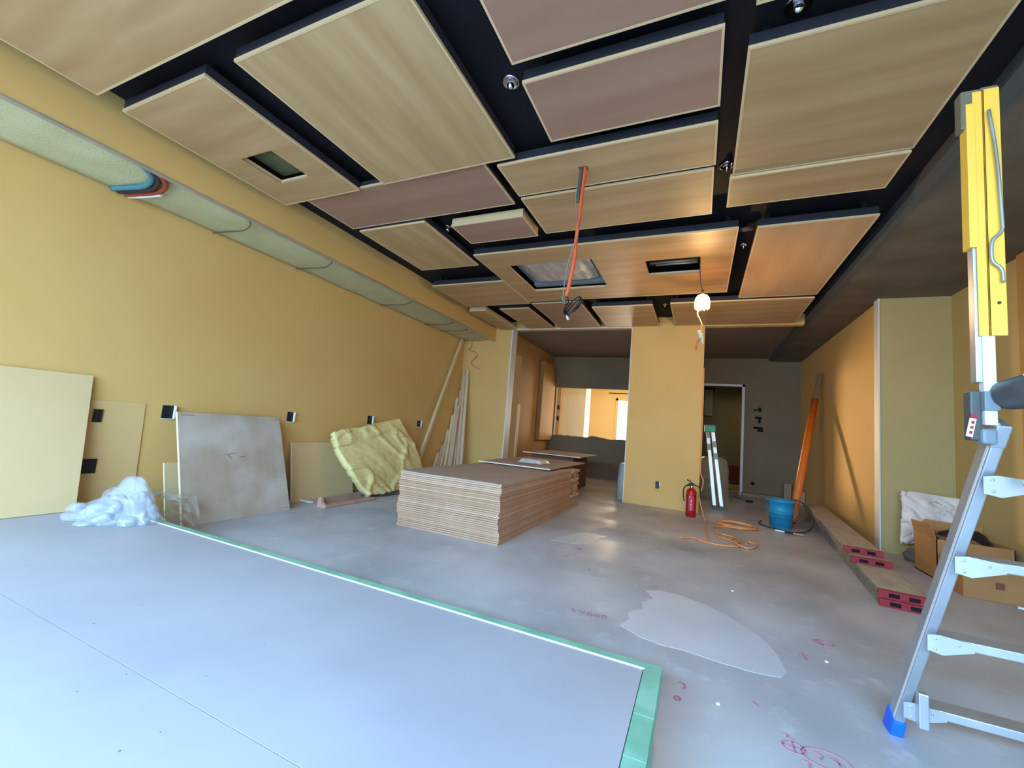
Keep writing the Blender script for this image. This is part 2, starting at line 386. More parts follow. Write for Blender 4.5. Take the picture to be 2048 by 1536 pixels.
mark([[(-1.02,3.62),(-.98,3.58)], [(-1.0,3.9),(-.95,3.92),(-.96,3.86)], [(-.75,3.4),(-.73,3.37)]], .006)

# plaster crumbs on the floor: individual small chips near camera
# ------------------------------------------------------------------ ceiling panels
G = 'suspended plywood ceiling panels'
def panel(x0, x1, y0, y1, label, m=plw, z=2.88, holes=(), sidem=None, zt=None, near_open=False):
    zt = zt or z + .075
    t = thing('ceiling_panel', label, 'ceiling panel', ((x0+x1)/2, (y0+y1)/2, z), G)
    xs = sorted({x0+.012, x1-.012} | {h[0] for h in holes} | {h[1] for h in holes}); ys = sorted({y0+.012, y1-.012} | {h[2] for h in holes} | {h[3] for h in holes})
    mb = MB()
    for i in range(len(xs)-1):
        for j in range(len(ys)-1):
            cx, cy = (xs[i]+xs[i+1])/2, (ys[j]+ys[j+1])/2
            if any(h[0] < cx < h[1] and h[2] < cy < h[3] for h in holes): continue
            mb.box((xs[i], ys[j], z), (xs[i+1], ys[j+1], z+.015))
    mb.build('face_board', m, t)
    e = MB()
    for a, b in (((x0,y0),(x1,y0+.012)), ((x0,y1-.012),(x1,y1)), ((x0,y0+.012),(x0+.012,y1-.012)), ((x1-.012,y0+.012),(x1,y1-.012))):
        e.box((a[0], a[1], z-.0015), (b[0], b[1], z+.015))
    e.build('edge_lipping', pledge, t)
    f = MB(); w = .02; g = .004
    f.box((x0+g, y0+g, z+.015), (x1-g, y0+w, zt)).box((x0+g, y1-w, z+.015), (x1-g, y1-g, zt)).box((x0+g, y0+w, z+.015), (x0+w, y1-w, zt)).box((x1-w, y0+w, z+.015), (x1-g, y1-w, zt))
    f.build('side_frame', sidem or blackside, t)
    if holes:
        b = MB()
        for h in holes:
            b.box((h[0]-.01, h[2]-.01, z+.015), (h[1]+.01, h[2], z+.035)).box((h[0]-.01, h[3], z+.015), (h[1]+.01, h[3]+.01, z+.035))
            b.box((h[0]-.01, h[2], z+.015), (h[0], h[3], z+.035)).box((h[1], h[2], z+.015), (h[1]+.01, h[3], z+.035))
        b.build('opening_lining', pledge, t)
    # hangers up to the black ceiling
    hg = MB()
    for a in (x0+.08, x1-.08):
        for b_ in (y0+.08, y1-.08): hg.box((a-.02, b_-.02, z+.015), (a+.02, b_+.02, 3.03))
    hg.build('hanger_block', blackc, t)
    return t
panel(-3.48, -1.30, -.55, 1.10, 'large pale ceiling panel cut off by the top left corner of the photo', plw)
panel(-3.50, -2.622, 1.23, 2.43, 'pale ceiling panel with one small square cut-out, next to the left soffit', plw, holes=[(-3.215, -2.883, 1.828, 2.163)])
panel(-2.355, -1.216, 1.225, 2.42, 'big square pale ceiling panel with lengthwise streaks, left of the central black gap', plwy)
panel(-3.27, -1.472, 2.435, 3.01, 'long reddish-brown ceiling panel tucked behind the streaked square panel', plr, z=2.905, zt=2.96)
panel(-.935, .045, .45, 1.735, 'reddish ceiling panel cut off by the top edge of the photo', plr)
panel(-.93, .042, 1.855, 2.342, 'small reddish-brown ceiling panel with pale rim in the upper middle', plr)
panel(-1.377, .038, 2.468, 2.875, 'narrow pale ceiling panel that the orange conduit hangs through', plw, holes=[(-.83, -.77, 2.645, 2.70)])
panel(-1.378, .03, 2.915, 3.53, 'narrow pale ceiling panel just behind the one with the hanging conduit', plw)
panel(-3.2, -2.405, 3.03, 4.09, 'pale ceiling panel with dark wood streaks, left of the small reddish box panel', plwy)
panel(-2.19, -1.46, 3.155, 3.54, 'smallest reddish ceiling panel with a thick pale front edge', plr, z=2.87, sidem=pledge)
panel(-3.42, -2.335, 4.63, 5.58, 'pale ceiling panel at far left beside the panel with the two openings', plw)
panel(-2.33, .245, 3.83, 5.50, 'largest far ceiling panel with a big square opening and a small one', plw, holes=[(-2.085, -1.10, 4.19, 5.09), (-.585, -.05, 4.37, 4.80)])
panel(.145, 1.095, 2.01, 3.03, 'large pale ceiling panel at the upper right with knot marks', plw)
panel(.13, 1.09, 3.04, 3.43, 'narrow pale ceiling panel touching the far edge of the large right-hand one', plw, z=2.865, zt=2.9, sidem=pledge)
panel(.385, 1.195, 3.86, 5.75, 'pinkish ceiling panel near the lit bulb, along the right beam', plr if False else mat('plywood_pink', '#b3906c', '#c09c78', 2.0, 0.5, stretch=(3, .35, 1), detail=6))
panel(-.42, 1.2, 5.87, 7.05, 'long pale ceiling panel in the last row, right of the bulb', plw)
panel(-1.50, -.65, 5.9, 7.05, 'pale ceiling panel in the last row above the left half of the column wall', plw)
panel(-2.33, -1.6, 5.6, 7.05, 'reddish ceiling panel in the last row behind the black cable coil', plr)
panel(-2.95, -2.45, 5.8, 7.05, 'pale ceiling panel in the last row, left of the reddish one', plw)
panel(-3.5, -3.2, 5.8, 7.05, 'narrowest ceiling panel in the last row beside the left soffit', plw, z=2.87, sidem=pledge)
panel(.155, 1.1, .8, 1.80, 'pale ceiling panel showing only a sliver at the top right edge', plw)

# downlight holes with chrome reflectors
def downlight(x, y, label, r=.045, tilt=0):
    t = thing('downlight', label, 'downlight', (x, y, 3.03), 'chrome downlights in the black ceiling')
    T = Matrix.Translation((x, y, 3.03)) @ Matrix.Rotation(tilt, 4, 'X')
    MB().lathe([(r*1.15, 0), (r*1.15, -.006), (r, -.012), (r*.9, -.006), (r*.6, .0), (r*.3, -.004)], n=24, T=T).build('trim_ring', chrome, t, smooth=True)
    MB().lathe([(r*.55, -.002), (r*.5, -.03), (r*.25, -.045), (.002, -.048)], n=20, T=T).build('lamp_bulb', chrome, t, smooth=True)
downlight(-1.062, 1.977, 'chrome downlight left of the small reddish panel, upper middle')
downlight(.338, 2.003, 'chrome downlight at the very top edge of the photo', .05)
downlight(.114, 3.136, 'chrome downlight beside the lower left corner of the large right-hand panel')
downlight(.333, 4.504, 'small chrome downlight between the two-opening panel and the pinkish one', .03)
downlight(-2.434, 3.444, 'chrome downlight half hidden beside the smallest reddish box panel', .045)
downlight(-.526, 6.357, 'tiny downlight in the dark gap of the last panel row', .025)
o = MB().lathe([(.005, 0), (.06, 0), (.075, .01), (.06, .02), (.004, .02)], T=Matrix.Translation((.31, 4.06, 2.96)) @ Matrix.Rotation(.25, 4, 'X')).build('sensor_plate', gplastic, None, smooth=True)
tag(o, 'dark round plate hanging at the near right corner of the two-opening panel', 'plate')
MB().tube([(.31, 4.06, 2.975), (.31, 4.06, 3.03)], .005).build('stem', blk, o)

# ducts seen in the small square cut-out
o = MB().box((-3.25, 1.8, 2.975), (-2.86, 2.2, 3.02)).build('duct_box', mat('dull_green_duct', '#565a3c', '#6a6e4c', 9, .7), None)
tag(o, 'green-grey duct visible through the small square panel cut-out', 'duct')
t = thing('air_conditioner', 'ceiling air conditioner wrapped in clear plastic inside the big panel opening', 'air conditioner', (-1.6, 4.6, 3.0))
MB().box((-2.08, 4.2, 2.985), (-1.11, 5.08, 3.025)).build('chassis', mat('ac_chassis', '#7c8690', '#8d969e', 6, .5), t)
def wrapf(u, v):
    x = -2.02 + .84*u; y = 4.24 + .72*v; e = min(u, 1-u, v, 1-v)
    return (x, y, 2.975 - .055*min(1, e*7) + .012*noise.noise((x*8, y*3, 2)) + .008*noise.noise((x*25, y*7, 9)))
MB().grid(wrapf, 40, 34).build('plastic_wrap', mat('milky_wrap', '#bdb6ae', '#a9a39c', 7, .3, stretch=(3, 1, 1)), t, smooth=True)
MB().box((-2.05, 4.97, 2.93), (-1.13, 5.06, 2.985)).build('side_rail', mat('ac_rail', '#6c7c90', rough=.5), t)
o = MB().tube([(-.56, 4.62, 2.955), (-.08, 4.60, 2.955)], .014).tube([(-.5, 4.68, 2.955), (-.08, 4.67, 2.955)], .014).build('conduit_pipes', steel, None, smooth=True)
tag(o, 'pair of steel pipes visible inside the small rectangular panel opening', 'pipe')
o = MB().box((-.58, 4.38, 2.99), (-.06, 4.79, 3.028)).build('vent_housing', darkhole, None)
tag(o, 'dark housing behind the pipes in the rectangular panel opening', 'vent')

# ------------------------------------------------------------------ soffit insulation and its wires
def sofffn(u, v):
    y = YF + (7.05-YF)*u; x = -4.285 + .61*v
    return (x, y, 2.668 + .05*v**3 + .012*noise.noise((x*6, y*2.2, 0)))
o = MB().grid(sofffn, 160, 8).build('soffit_insulation', inss, None, smooth=True, solid=.02)
tag(o, 'pale green insulation strip tucked under the left wall soffit', 'insulation')
wires = [(2.19, 'thin wire loop holding the soffit insulation, nearest past the hose bundle'), (3.1, 'thin wire loop under the soffit insulation, second past the hose bundle'),
         (4.5, 'thin wire loop under the soffit insulation, midway along the wall'), (5.6, 'thin wire loop under the soffit insulation, near the far end'), (6.05, 'thin wire loop under the soffit insulation, farthest of the row')]
for y, lb in wires:
    pts = smoothpath([(-3.66, y, 2.665), (-3.72, y+.09, 2.66), (-3.9, y+.15, 2.648), (-4.1, y+.12, 2.643), (-4.28, y+.1, 2.643)], 6)
    tag(MB().tube(pts, .006, 6).build('support_wire', mat('wire_grey', '#5c5a48', rough=.6), None, smooth=True), lb, 'wire', 'support wires under the left soffit')
t = thing('hose_bundle', 'red and blue taped hoses crossing the left soffit insulation', 'hose', (-3.8, 1.55, 2.64))
hp = [(-3.67, 1.50, 2.68), (-3.74, 1.60, 2.655), (-3.92, 1.64, 2.64), (-4.12, 1.60, 2.635), (-4.25, 1.58, 2.64)]
for k, (c, dy) in enumerate((('#4b7f88', -.06), ('#2e3236', -.02), ('#9c4436', .03))):
    MB().tube([p for p in smoothpath([(a, b+dy, z_) for a, b, z_ in hp], 6)], .02, 8).build('hose', mat('hose_%d' % k, c, rough=.6), t, smooth=True)
MB().tube([Vector((a, b+.05, z_-.004)) for a, b, z_ in hp[2:]], .02, 8).build('tape_wrap', whitetape, t, smooth=True)
dw = smoothpath([(-4.11, 7.0, 2.70), (-4.12, 7.03, 2.53), (-4.2, 7.04, 2.49), (-4.02, 7.04, 2.43), (-3.98, 7.04, 2.36), (-4.09, 7.04, 2.25), (-4.05, 7.04, 2.17), (-3.9, 7.04, 2.11)], 6)
tag(MB().tube(dw, .004, 6).build('dangling_wire', mat('wire_tan', '#77602e', rough=.6), None, smooth=True), 'thin crooked wire dangling below the far end of the soffit', 'wire')

# ------------------------------------------------------------------ hanging conduit bundle
t = thing('hanging_cable', 'orange conduit and grey cables hanging from the ceiling panel with a coiled black end', 'cable', (-.8, 2.67, 2.88))
MB().tube(smoothpath([(-.785, 2.67, 3.0), (-.79, 2.67, 2.86), (-.80, 2.66, 2.6), (-.815, 2.66, 2.35), (-.82, 2.66, 2.2), (-.855, 2.66, 1.96)], 8), .013, 10).build('orange_conduit', mat('orange_conduit', '#d8582c', rough=.5), t, smooth=True)
MB().tube(smoothpath([(-.81, 2.67, 3.0), (-.812, 2.66, 2.85), (-.822, 2.66, 2.7), (-.815, 2.66, 2.63)], 8), .014, 10).build('grey_sleeve', gplastic, t, smooth=True)
MB().tube(smoothpath([(-.82, 2.66, 2.9), (-.835, 2.65, 2.66), (-.812, 2.635, 2.5), (-.80, 2.635, 2.38), (-.855, 2.65, 2.2), (-.872, 2.65, 2.05), (-.878, 2.65, 1.93)], 8), .003, 6).build('white_wire', mat('pale_wire', '#6f8583', rough=.5), t, smooth=True)
coil = [(-.855, 2.66, 1.97)]
for i in range(33):
    a = 2*PI*i/14 + 2.2; coil.append((-.815 + .05*math.cos(a) + .0009*i, 2.66 + .035*math.sin(a), 1.90 + (.066-.0006*i)*math.sin(a) + .035*math.cos(a) - .0006*i))
coil += [(-.862, 2.66, 1.87), (-.845, 2.66, 1.83)]
MB().tube(smoothpath(coil, 3), .0055, 6).build('black_coil', blk, t, smooth=True)
MB().bar((-.845, 2.66, 1.835), (-.83, 2.66, 1.795), .02, .014).build('connector', mat('white_connector', '#b8b8b0', rough=.4), t, bevel=.002)
MB().bar((-.87, 2.66, 1.94), (-.862, 2.66, 1.905), .02, .02).build('joint', gplastic, t, bevel=.002)

# ------------------------------------------------------------------ work lamp
t = thing('work_lamp', 'lit caged bulb hanging from the ceiling with an orange cord', 'lamp', (-.018, 4.78, 2.55))
LX, LY = -.02, 4.78
shade = MB().lathe([(.04, 2.465), (.072, 2.475), (.078, 2.53), (.070, 2.58), (.05, 2.612), (.02, 2.626)], c=(LX, LY, 0), n=24).build('lamp_shade', mat('glowing_shade', '#ffd9a0', rough=.4, emis='#ffb450', estr=22), t, smooth=True)
MB().lathe([(.012, 2.62), (.016, 2.64), (.014, 2.67), (.006, 2.68)], c=(LX, LY, 0), n=14).build('lamp_neck', gplastic, t, smooth=True)
for k in range(10):
    a = 2*PI*k/10; MB().lathe([(.003, -.004), (.005, 0), (.003, .004)], c=(LX+.07*math.cos(a), LY+.07*math.sin(a), 2.468), n=8).build('cage_rivet', mat('rivet_brown', '#7a4a1c', rough=.6), shade, smooth=True)
MB().tube(smoothpath([(LX, LY, 2.67), (LX-.02, LY, 2.74), (-.05, LY-.03, 2.82), (-.06, LY-.06, 2.97)], 6), .005, 6).build('hanging_cord', mat('dark_cord', '#4a4238', rough=.6), t, smooth=True)
MB().tube(smoothpath([(LX-.03, LY, 2.478), (LX-.045, LY-.01, 2.41), (-.035, LY-.01, 2.34), (-.015, LY-.01, 2.28), (-.02, LY-.01, 2.22)], 8), .007, 8).build('orange_cord', orangecord, t, smooth=True)
MB().bar((-.045, LY-.01, 2.225), (-.02, LY-.01, 2.145), .04, .03).bar((-.02, LY-.01, 2.2), (.0, LY-.01, 2.085), .018, .02).build('socket_block', mat('pale_connector', '#d4cdbe', rough=.4), t, bevel=.004)
MB().tube(smoothpath([(-.02, LY-.01, 2.14), (-.045, LY-.01, 2.12), (-.062, LY-.01, 2.07), (-.066, LY-.01, 2.02)], 6), .009, 8).build('cord_tail', orange, t, smooth=True)
pl = bpy.data.lights.new('bulb_light', 'POINT'); pl.energy = 52; pl.color = (1.0, .62, .26); pl.shadow_soft_size = .03
plo = bpy.data.objects.new('bulb_light', pl); C.objects.link(plo); plo.location = (0, 0, -.12); plo.parent = t

# ------------------------------------------------------------------ platform
PZ = .18
t = thing('low_platform', 'low platform covered with pale boards and edged with green tape in the foreground', 'platform', (-2, .8, 0))
X0, X1, Y0, Y1 = -4.28, -.1, -1.2, 1.835
MB().box((X0, Y0, 0), (X1-.012, Y1-.012, PZ-.026)).build('base_frame', woodp, t)
MB().box((X0, .845, PZ-.026), (X1-.065, Y1-.045, PZ-.001)).build('top_board', platm, t)
MB().box((X0, Y0, PZ-.026), (X1-.065, .842, PZ-.0012)).build('top_board', platm, t)
tp = MB()
tp.box((X0+.5, Y1-.043, PZ-.012), (X1, Y1, PZ+.001)).box((X1-.062, Y0, PZ-.012), (X1, Y1-.043, PZ+.001))
tp.box((X1-.012, Y0, PZ-.06), (X1+.002, Y1, PZ-.011)).box((X0+.5, Y1-.012, PZ-.06), (X1, Y1+.002, PZ-.011))
for k in range(14):
    yy = Y0 + .1 + k*.2; tp.box((X1-.062, yy, PZ+.001), (X1+.001, yy+.06+.03*(k%3), PZ+.002))
tp.build('green_tape', tapeg, t)
MB().box((X0, Y1-.052, PZ-.001), (X1-.06, Y1-.043, PZ+.002)).build('white_edge_strip', mat('bright_white', '#f2f2f0', rough=.5), t)
random.seed(11)
for k in range(46):
    a, b = random.uniform(-3.6, -.3), random.uniform(.3, 1.7)
    r = random.uniform(.002, .005); MB().lathe([(r, 0), (r*.6, .0012)], c=(a, b, PZ-.001), n=6).build('screw_dimple', mat('screw_grey', '#7f8088', rough=.6), t)

# ------------------------------------------------------------------ left wall items
def walltile(y, z, w, h, label, wh=True, px=0):
    t = thing('wall_box', label, 'outlet box', (-4.3, y, z), 'taped socket holes along the left wall')
    MB().box((-4.3+px, y-w/2, z-h/2), (-4.292+px, y+w/2, z+h/2)).build('dark_recess', blackbag, t)
    if wh: MB().box((-4.302, y+w/2, z-h/2), (-4.27, y+w/2+.012, z+h/2)).box((-4.3, y-w/2, z-h/2-.006), (-4.285, y+w/2, z-h/2)).build('white_rim', whitetape, t)
walltile(2.17, .93, .085, .115, 'black socket hole with white rim, left of the leaning plywood board')
walltile(3.395, .955, .075, .11, 'black socket hole with white rim, just right of the leaning plywood board')
walltile(4.68, .98, .085, .12, 'black socket hole sticking up behind the yellow insulation piece')
walltile(5.84, .975, .085, .10, 'black socket hole with white rim, right beside the long leaning batten')
walltile(1.695, .87, .055, .10, 'upper black socket hole half hidden behind the large leaning yellow sheet', False, .0125)
walltile(1.70, .48, .08, .11, 'lower black socket hole half hidden behind the large leaning yellow sheet', False, .0125)

def leanboard(name, label, cat, yb0, yb1, yt0, yt1, xb, xt, z0, z1, th, m, edge_m=None, bev=.001):
    """board leaning on the left wall, foot at xb, top at xt"""
    a, b, c, d = Vector((xb, yb0, z0)), Vector((xb, yb1, z0)), Vector((xt, yt1, z1)), Vector((xt, yt0, z1))
    nrm = (b-a).cross(d-a).normalized()
    if nrm.x < 0: nrm = -nrm
    t = thing(name, label, cat, (xb, (yb0+yb1)/2, z0))
    n2 = -nrm*th
    MB().add([a, b, c, d, a+n2, b+n2, c+n2, d+n2], [(0,1,2,3), (7,6,5,4), (0,4,5,1), (1,5,6,2), (2,6,7,3), (3,7,4,0)]).build('board', m, t, bevel=bev)
    if edge_m:
        e = nrm*.001
        u1 = (b-a).normalized()*.003
        MB().add([a+e-u1, a+u1+e, d+u1+e, d+e-u1, a+n2-u1, a+n2+u1, d+n2+u1, d+n2-u1], [(0,1,2,3), (7,6,5,4), (0,4,5,1), (1,5,6,2), (2,6,7,3), (3,7,4,0)]).build('pale_edge', edge_m, t)
    return t
leanboard('gypsum_sheet', 'large yellow gypsum sheet leaning on the wall at the left edge', 'board', .62, 1.605, .58, 1.625, -4.12, -4.27, PZ+.002, 1.175, .0125, gyp_s)
t = leanboard('plywood_board', 'square dusty plywood board leaning on the left wall', 'board', 2.20, 3.215, 2.19, 3.18, -3.88, -4.19, 0, .94, .018, plyb, mat('pale_ply_edge', '#f0e2b4', rough=.6))
# pencil strokes on the plywood face
def onply(u, v, e=.002):
    a, b, c, d = Vector((-3.88, 2.20, 0)), Vector((-3.88, 3.215, 0)), Vector((-4.19, 3.18, .94)), Vector((-4.19, 2.19, .94))
    n_ = (b-a).cross(d-a).normalized(); n_ = n_ if n_.x > 0 else -n_
    return a.lerp(b, u).lerp(d.lerp(c, u), v) + n_*e
for st in ([(.03,.975),(.14,.972)], [(.37,.60),(.5,.62)], [(.41,.60),(.44,.56)], [(.52,.575),(.58,.585)], [(.93,.03),(.99,.03)], [(.94,.975),(.99,.975)]):
    MB().bar(onply(*st[0]), onply(*st[1]), .004, .002).build('pencil_mark', pencil, t)
leanboard('gypsum_offcut', 'short yellow gypsum offcut standing against the wall right of the plywood', 'board', 3.47, 4.4, 3.44, 4.37, -4.18, -4.27, 0, .665, .0125, gyp_s, gypedge)
leanboard('gypsum_offcut', 'small offcut standing between the plastic film and the plywood board', 'board', 2.2, 2.45, 2.18, 2.43, -4.12, -4.24, 0, .49, .0125, gyp_s, mat('pale_ply_edge', '#f0e2b4'))
leanboard('gypsum_offcut', 'low yellow sheet flush on the wall behind the crumpled film', 'board', 1.30, 2.02, 1.30, 2.0, -4.2875, -4.2925, PZ, .99, .006, mat('yellow_gypsum_flat', '#d5b174', '#dab67a', 1.3, .75))

# insulation batt
TL, TR, BR, BL = Vector((-4.16, 3.90, .79)), Vector((-4.16, 5.12, 1.03)), Vector((-3.96, 5.62, .03)), Vector((-3.87, 4.28, .03))
def battf(u, v):   # u along width, v from bottom to top
    p = BL.lerp(BR, u).lerp(TL.lerp(TR, u), v)
    bul = math.sin(PI*v)*(1-u)
    p.y -= .16*bul*(1-v*.3); 
    p.x += .10*math.sin(PI*min(1, v*1.3))*(.4+.6*(1-u))
    p.x += .05*max(0, 1-v*6)*.6
    p.y += .10*u*math.sin(PI*v)
    q = Vector((u*4.2+v*1.6, v*1.5-u*1.2, 1.3))
    r = 1-abs(noise.noise(q*.8))*2.4; r = max(0, r)**5
    q2 = Vector((u*2.2-v*1.0, v*2.4, 7.1)); r2 = max(0, 1-abs(noise.noise(q2))*2.4)**7
    p.x += .030*r + .028*r2 + .006*noise.noise(Vector((u*16, v*16, 0)))
    return p
o = MB().grid(battf, 70, 70).build('insulation_batt', insm, None, smooth=True, solid=.085)
tag(o, 'wrinkled yellow glass-wool piece leaning on the left wall', 'insulation')

# broken wooden angle on the floor by the insulation
t = thing('wood_offcut', 'short L-shaped wooden offcut lying in front of the yellow insulation', 'offcut', (-3.95, 3.9, 0))
pk = mat('pinkish_wood', '#b58a74', '#c09682', 5, .7, stretch=(1, 4, 1)); gk = mat('grey_wood', '#8f7c68', '#a08c76', 5, .7)
MB().bar((-3.80, 3.52, .05), (-3.80, 4.12, .05), .03, .095).build('board', gk, t, bevel=.003)
MB().bar((-3.74, 3.50, .015), (-3.73, 4.27, .015), .10, .026).build('board', pk, t, bevel=.003)
MB().add([(-3.815,3.5,.0),(-3.70,3.5,0),(-3.70,3.5,.03),(-3.74,3.49,.06),(-3.77,3.5,.11),(-3.815,3.5,.1),
          (-3.815,3.53,.0),(-3.70,3.53,0),(-3.70,3.53,.03),(-3.74,3.52,.06),(-3.77,3.53,.11),(-3.815,3.53,.1)],
         [(0,1,2,3,4,5),(11,10,9,8,7,6)]+[(i, i+6, (i+1)%6+6, (i+1)%6) for i in range(6)]).build('end_block', pk, t)
o = MB().bar((-4.2, 3.6, .012), (-4.0, 3.58, .012), .05, .015).build('white_scrap', whitetape, None)
tag(o, 'small white scrap on the floor beside the wooden offcut', 'scrap')

# long leaning batten and timber slats
o = MB().bar((-4.04, 5.42, .03), (-4.24, 6.86, 2.635), .05, .045, up=(1,0,0)).build('timber_batten', woodp, None, bevel=.002)
tag(o, 'long round-edged batten leaning diagonally up to the soffit corner', 'batten')
slats = [  # bottom x, top x, top y, top z, width, label, bottom y
 (-3.86, -4.15, 7.03, 2.07, .055, 'tallest slat, right-hand one leaning in the far left corner', 6.62),
 (-3.93, -4.215, 7.03, 2.07, .055, 'tallest slat, left-hand one leaning in the far left corner', 6.62),
 (-4.0, -4.262, 7.03, 1.66, .035, 'thin slat just left of the two tallest, in the far left corner', 6.62),
 (-4.09, -4.265, 6.93, 1.52, .055, 'pale slat third in height in the far left corner', 6.54),
 (-4.02, -4.20, 6.91, 1.36, .045, 'pale slat with a short step at its top in the far left corner', 6.50),
 (-4.11, -4.26, 6.83, 1.18, .05, 'knotted slat in front of the corner bundle', 6.44),
 (-4.15, -4.265, 6.72, .90, .05, 'half-height slat at the left of the corner bundle', 6.35),
 (-4.18, -4.27, 6.60, .62, .05, 'short slat at the left of the corner bundle', 6.27),
 (-4.21, -4.272, 6.48, .47, .05, 'shortest slat, leftmost of the corner bundle', 6.19),
]
for i, (xb, xt, ty, tz, w, lb, yb) in enumerate(slats):
    o = MB().bar((xb, yb, .012), (xt, ty, tz), w, .03, up=(0,-1,0)).build('timber_slat', mat('slat_%d' % (i%3), ('#cfb58c', '#c6a88a', '#d8c29a')[i%3], ('#d8c09a', '#cdb096', '#e0caa4')[i%3], 3, .65, stretch=(8, 8, .6)), None, bevel=.0015)
    tag(o, lb, 'slat', 'timber slats in the far left corner')
o = MB().tube(smoothpath([(-3.98, 4.35, .006), (-3.8, 4.5, .006), (-3.7, 4.8, .02), (-3.75, 5.1, .006)], 8), .005, 6).build('loose_wire', blk, None, smooth=True)
tag(o, 'thin dark wire on the floor under the yellow insulation', 'wire')

# ------------------------------------------------------------------ crumpled film
def filmpatch(cx, cy, cz, rx, ry, rz, seed, mb, n=44, amp=.35):
    def f(u, v):
        th = u*2*PI; ph = v*PI*.5
        d = Vector((math.cos(th)*math.sin(ph), math.sin(th)*math.sin(ph), math.cos(ph)))
        q = d*1.05 + Vector((seed, seed*2, 0))
        r = 1 + amp*(abs(noise.noise(q))*1.8 - .3) + .16*abs(noise.noise(q*2.3 + Vector((3, 1, 2)))) - .02
        return (cx + d.x*rx*r, cy + d.y*ry*r, cz + .003 + d.z*rz*r)
    mb.grid(f, n*2, n)
fm = MB()
filmpatch(-3.86, 1.59, PZ, .17, .12, .10, 1.7, fm)
filmpatch(-3.70, 1.60, PZ, .16, .13, .12, 4.2, fm)
filmpatch(-3.76, 1.72, PZ, .24, .13, .21, 6.2, fm, amp=.45)
filmpatch(-3.54, 1.72, PZ, .13, .11, .17, 9.2, fm)
t = fm.build('plastic_film', filmm, None, smooth=True)
tag(t, 'crumpled clear plastic film heaped at the far left platform corner', 'plastic film')
def sheetf(u, v):
    x = -3.74 + .16*(u-.5) + .05*noise.noise(Vector((u*3, v*4, 3))); y = 1.80 + .40*v
    z = .34 - .10*v*v + .03*math.sin(u*7+v*4) - .22*abs(u-.5)*v + .03*noise.noise(Vector((u*5, v*5, 8)))
    return (max(x, -3.80), y, z)
MB().grid(sheetf, 20, 24).build('film_flap', film_mat('clear_flap', .38, '#d4d4d0'), t)
def sheetg(u, v):
    x = -3.68 + .14*(u-.5); y = 1.86 + .28*v; z = .10 + .12*(1-v) + .05*math.sin(u*6+v*5)*.6 + .03*noise.noise(Vector((u*5, v*5, 5)))
    return (x, y, max(.01, z))
MB().grid(sheetg, 16, 18).build('film_flap', film_mat('clear_flap2', .38, '#cfccc4'), t)

# ------------------------------------------------------------------ sheet stack
random.seed(5)
fibre = [mat('fibreboard_%d' % k, a, b, 3, .75, stretch=(1, 1, 1)) for k, (a, b) in enumerate((('#bb967a', '#b08c70'), ('#c6a286', '#bd9a7e'), ('#b18a6c', '#a88264')))]
topm = mat('fibreboard_top', '#b09c8c', '#a89484', 3, .6)
NS = 30; TH = .535/NS
prof = []
for i in range(NS):
    z = i*TH
    dx = .005*math.sin(i*.4) + random.uniform(-.004, .004) + (-.008 if 5 < i < 24 else 0) + (.012 if i in (8, 9) else 0) + (-.008 if i > 27 else 0)
    dy = random.uniform(-.006, .008) + .01*math.sin(i*.5)
    def sf(x0, x1, y0, y1, z, th, sag):
        vs = []; nx, ny = 6, 8
        mb = MB()
        def zz(u, v): return z + sag*noise.noise(Vector((u*2.2, v*3, i*.05)))*min(1, i/8)
        mb.grid(lambda u, v: (x0+(x1-x0)*v, y0+(y1-y0)*u, zz(u, v)+th), ny, nx)
        k = len(mb.v)
        mb.grid(lambda u, v: (x0+(x1-x0)*v, y0+(y1-y0)*u, zz(u, v)), ny, nx)
        W_ = nx+1
        for a in range(nx): mb.f.append((a, k+a, k+a+1, a+1)); b0 = ny*W_+a; mb.f.append((b0, b0+1, k+b0+1, k+b0))
        for a in range(ny): c0 = a*W_; mb.f.append((c0, c0+W_, k+c0+W_, k+c0)); d0 = c0+nx; mb.f.append((d0, k+d0, k+d0+W_, d0+W_))
        return mb
    mb = sf(-2.70+dx, -1.585+dx, 3.47+dy, 5.74+dy, z, TH-.0025, .006 if i else 0)
    o = mb.build('fibreboard_sheet', topm if i == NS-1 else fibre[random.choice((0, 0, 1, 2))], None)
    lb = 'brown fibreboard sheet lying inside the big sheet stack on the floor'
    if i == NS-1: lb = 'topmost full brown sheet of the big stack, its upper face showing'
    if i == 0: lb = 'bottom brown sheet of the big stack, touching the floor'
    tag(o, lb, 'sheet', 'fibreboard sheets in the big stack')
# offcut strips stacked directly behind
for i in range(14):
    z = i*.037; dx = random.uniform(-.02, .015)
    o = MB().box((-2.66+dx, 5.80, z), (-1.60+dx, 6.18+random.uniform(-.02, .02), z+.034)).build('board_offcut', fibre[i % 3], None, bevel=.002)
    tag(o, 'brown offcut in the shorter pile directly behind the big sheet stack' if 0 < i < 13 else ('top offcut of the shorter pile behind the big stack' if i else 'bottom offcut of the shorter pile behind the big stack'), 'offcut', 'offcuts behind the big sheet stack')
for k in range(9):
    pass
t = MB().box((-2.74, 5.16, .546), (-1.71, 6.98, .560)).build('loose_sheet', topm, None)
tag(t, 'loose board with a white front edge lying on top of the big stack', 'sheet')
MB().box((-2.74, 5.152, .546), (-1.71, 5.16, .5605)).build('white_edge', gypedge, t)
t = MB().box((-2.97, 7.30, .608), (-1.88, 8.75, .622)).build('loose_sheet', topm, None)
tag(t, 'farthest loose board with white edge, jutting into the opening behind the stack', 'sheet')
MB().box((-2.97, 7.292, .608), (-1.88, 7.30, .6225)).build('white_edge', gypedge, t)
t = thing('cardboard_carton', 'dark brown carton under the farthest loose board', 'box', (-2.4, 8.0, 0))
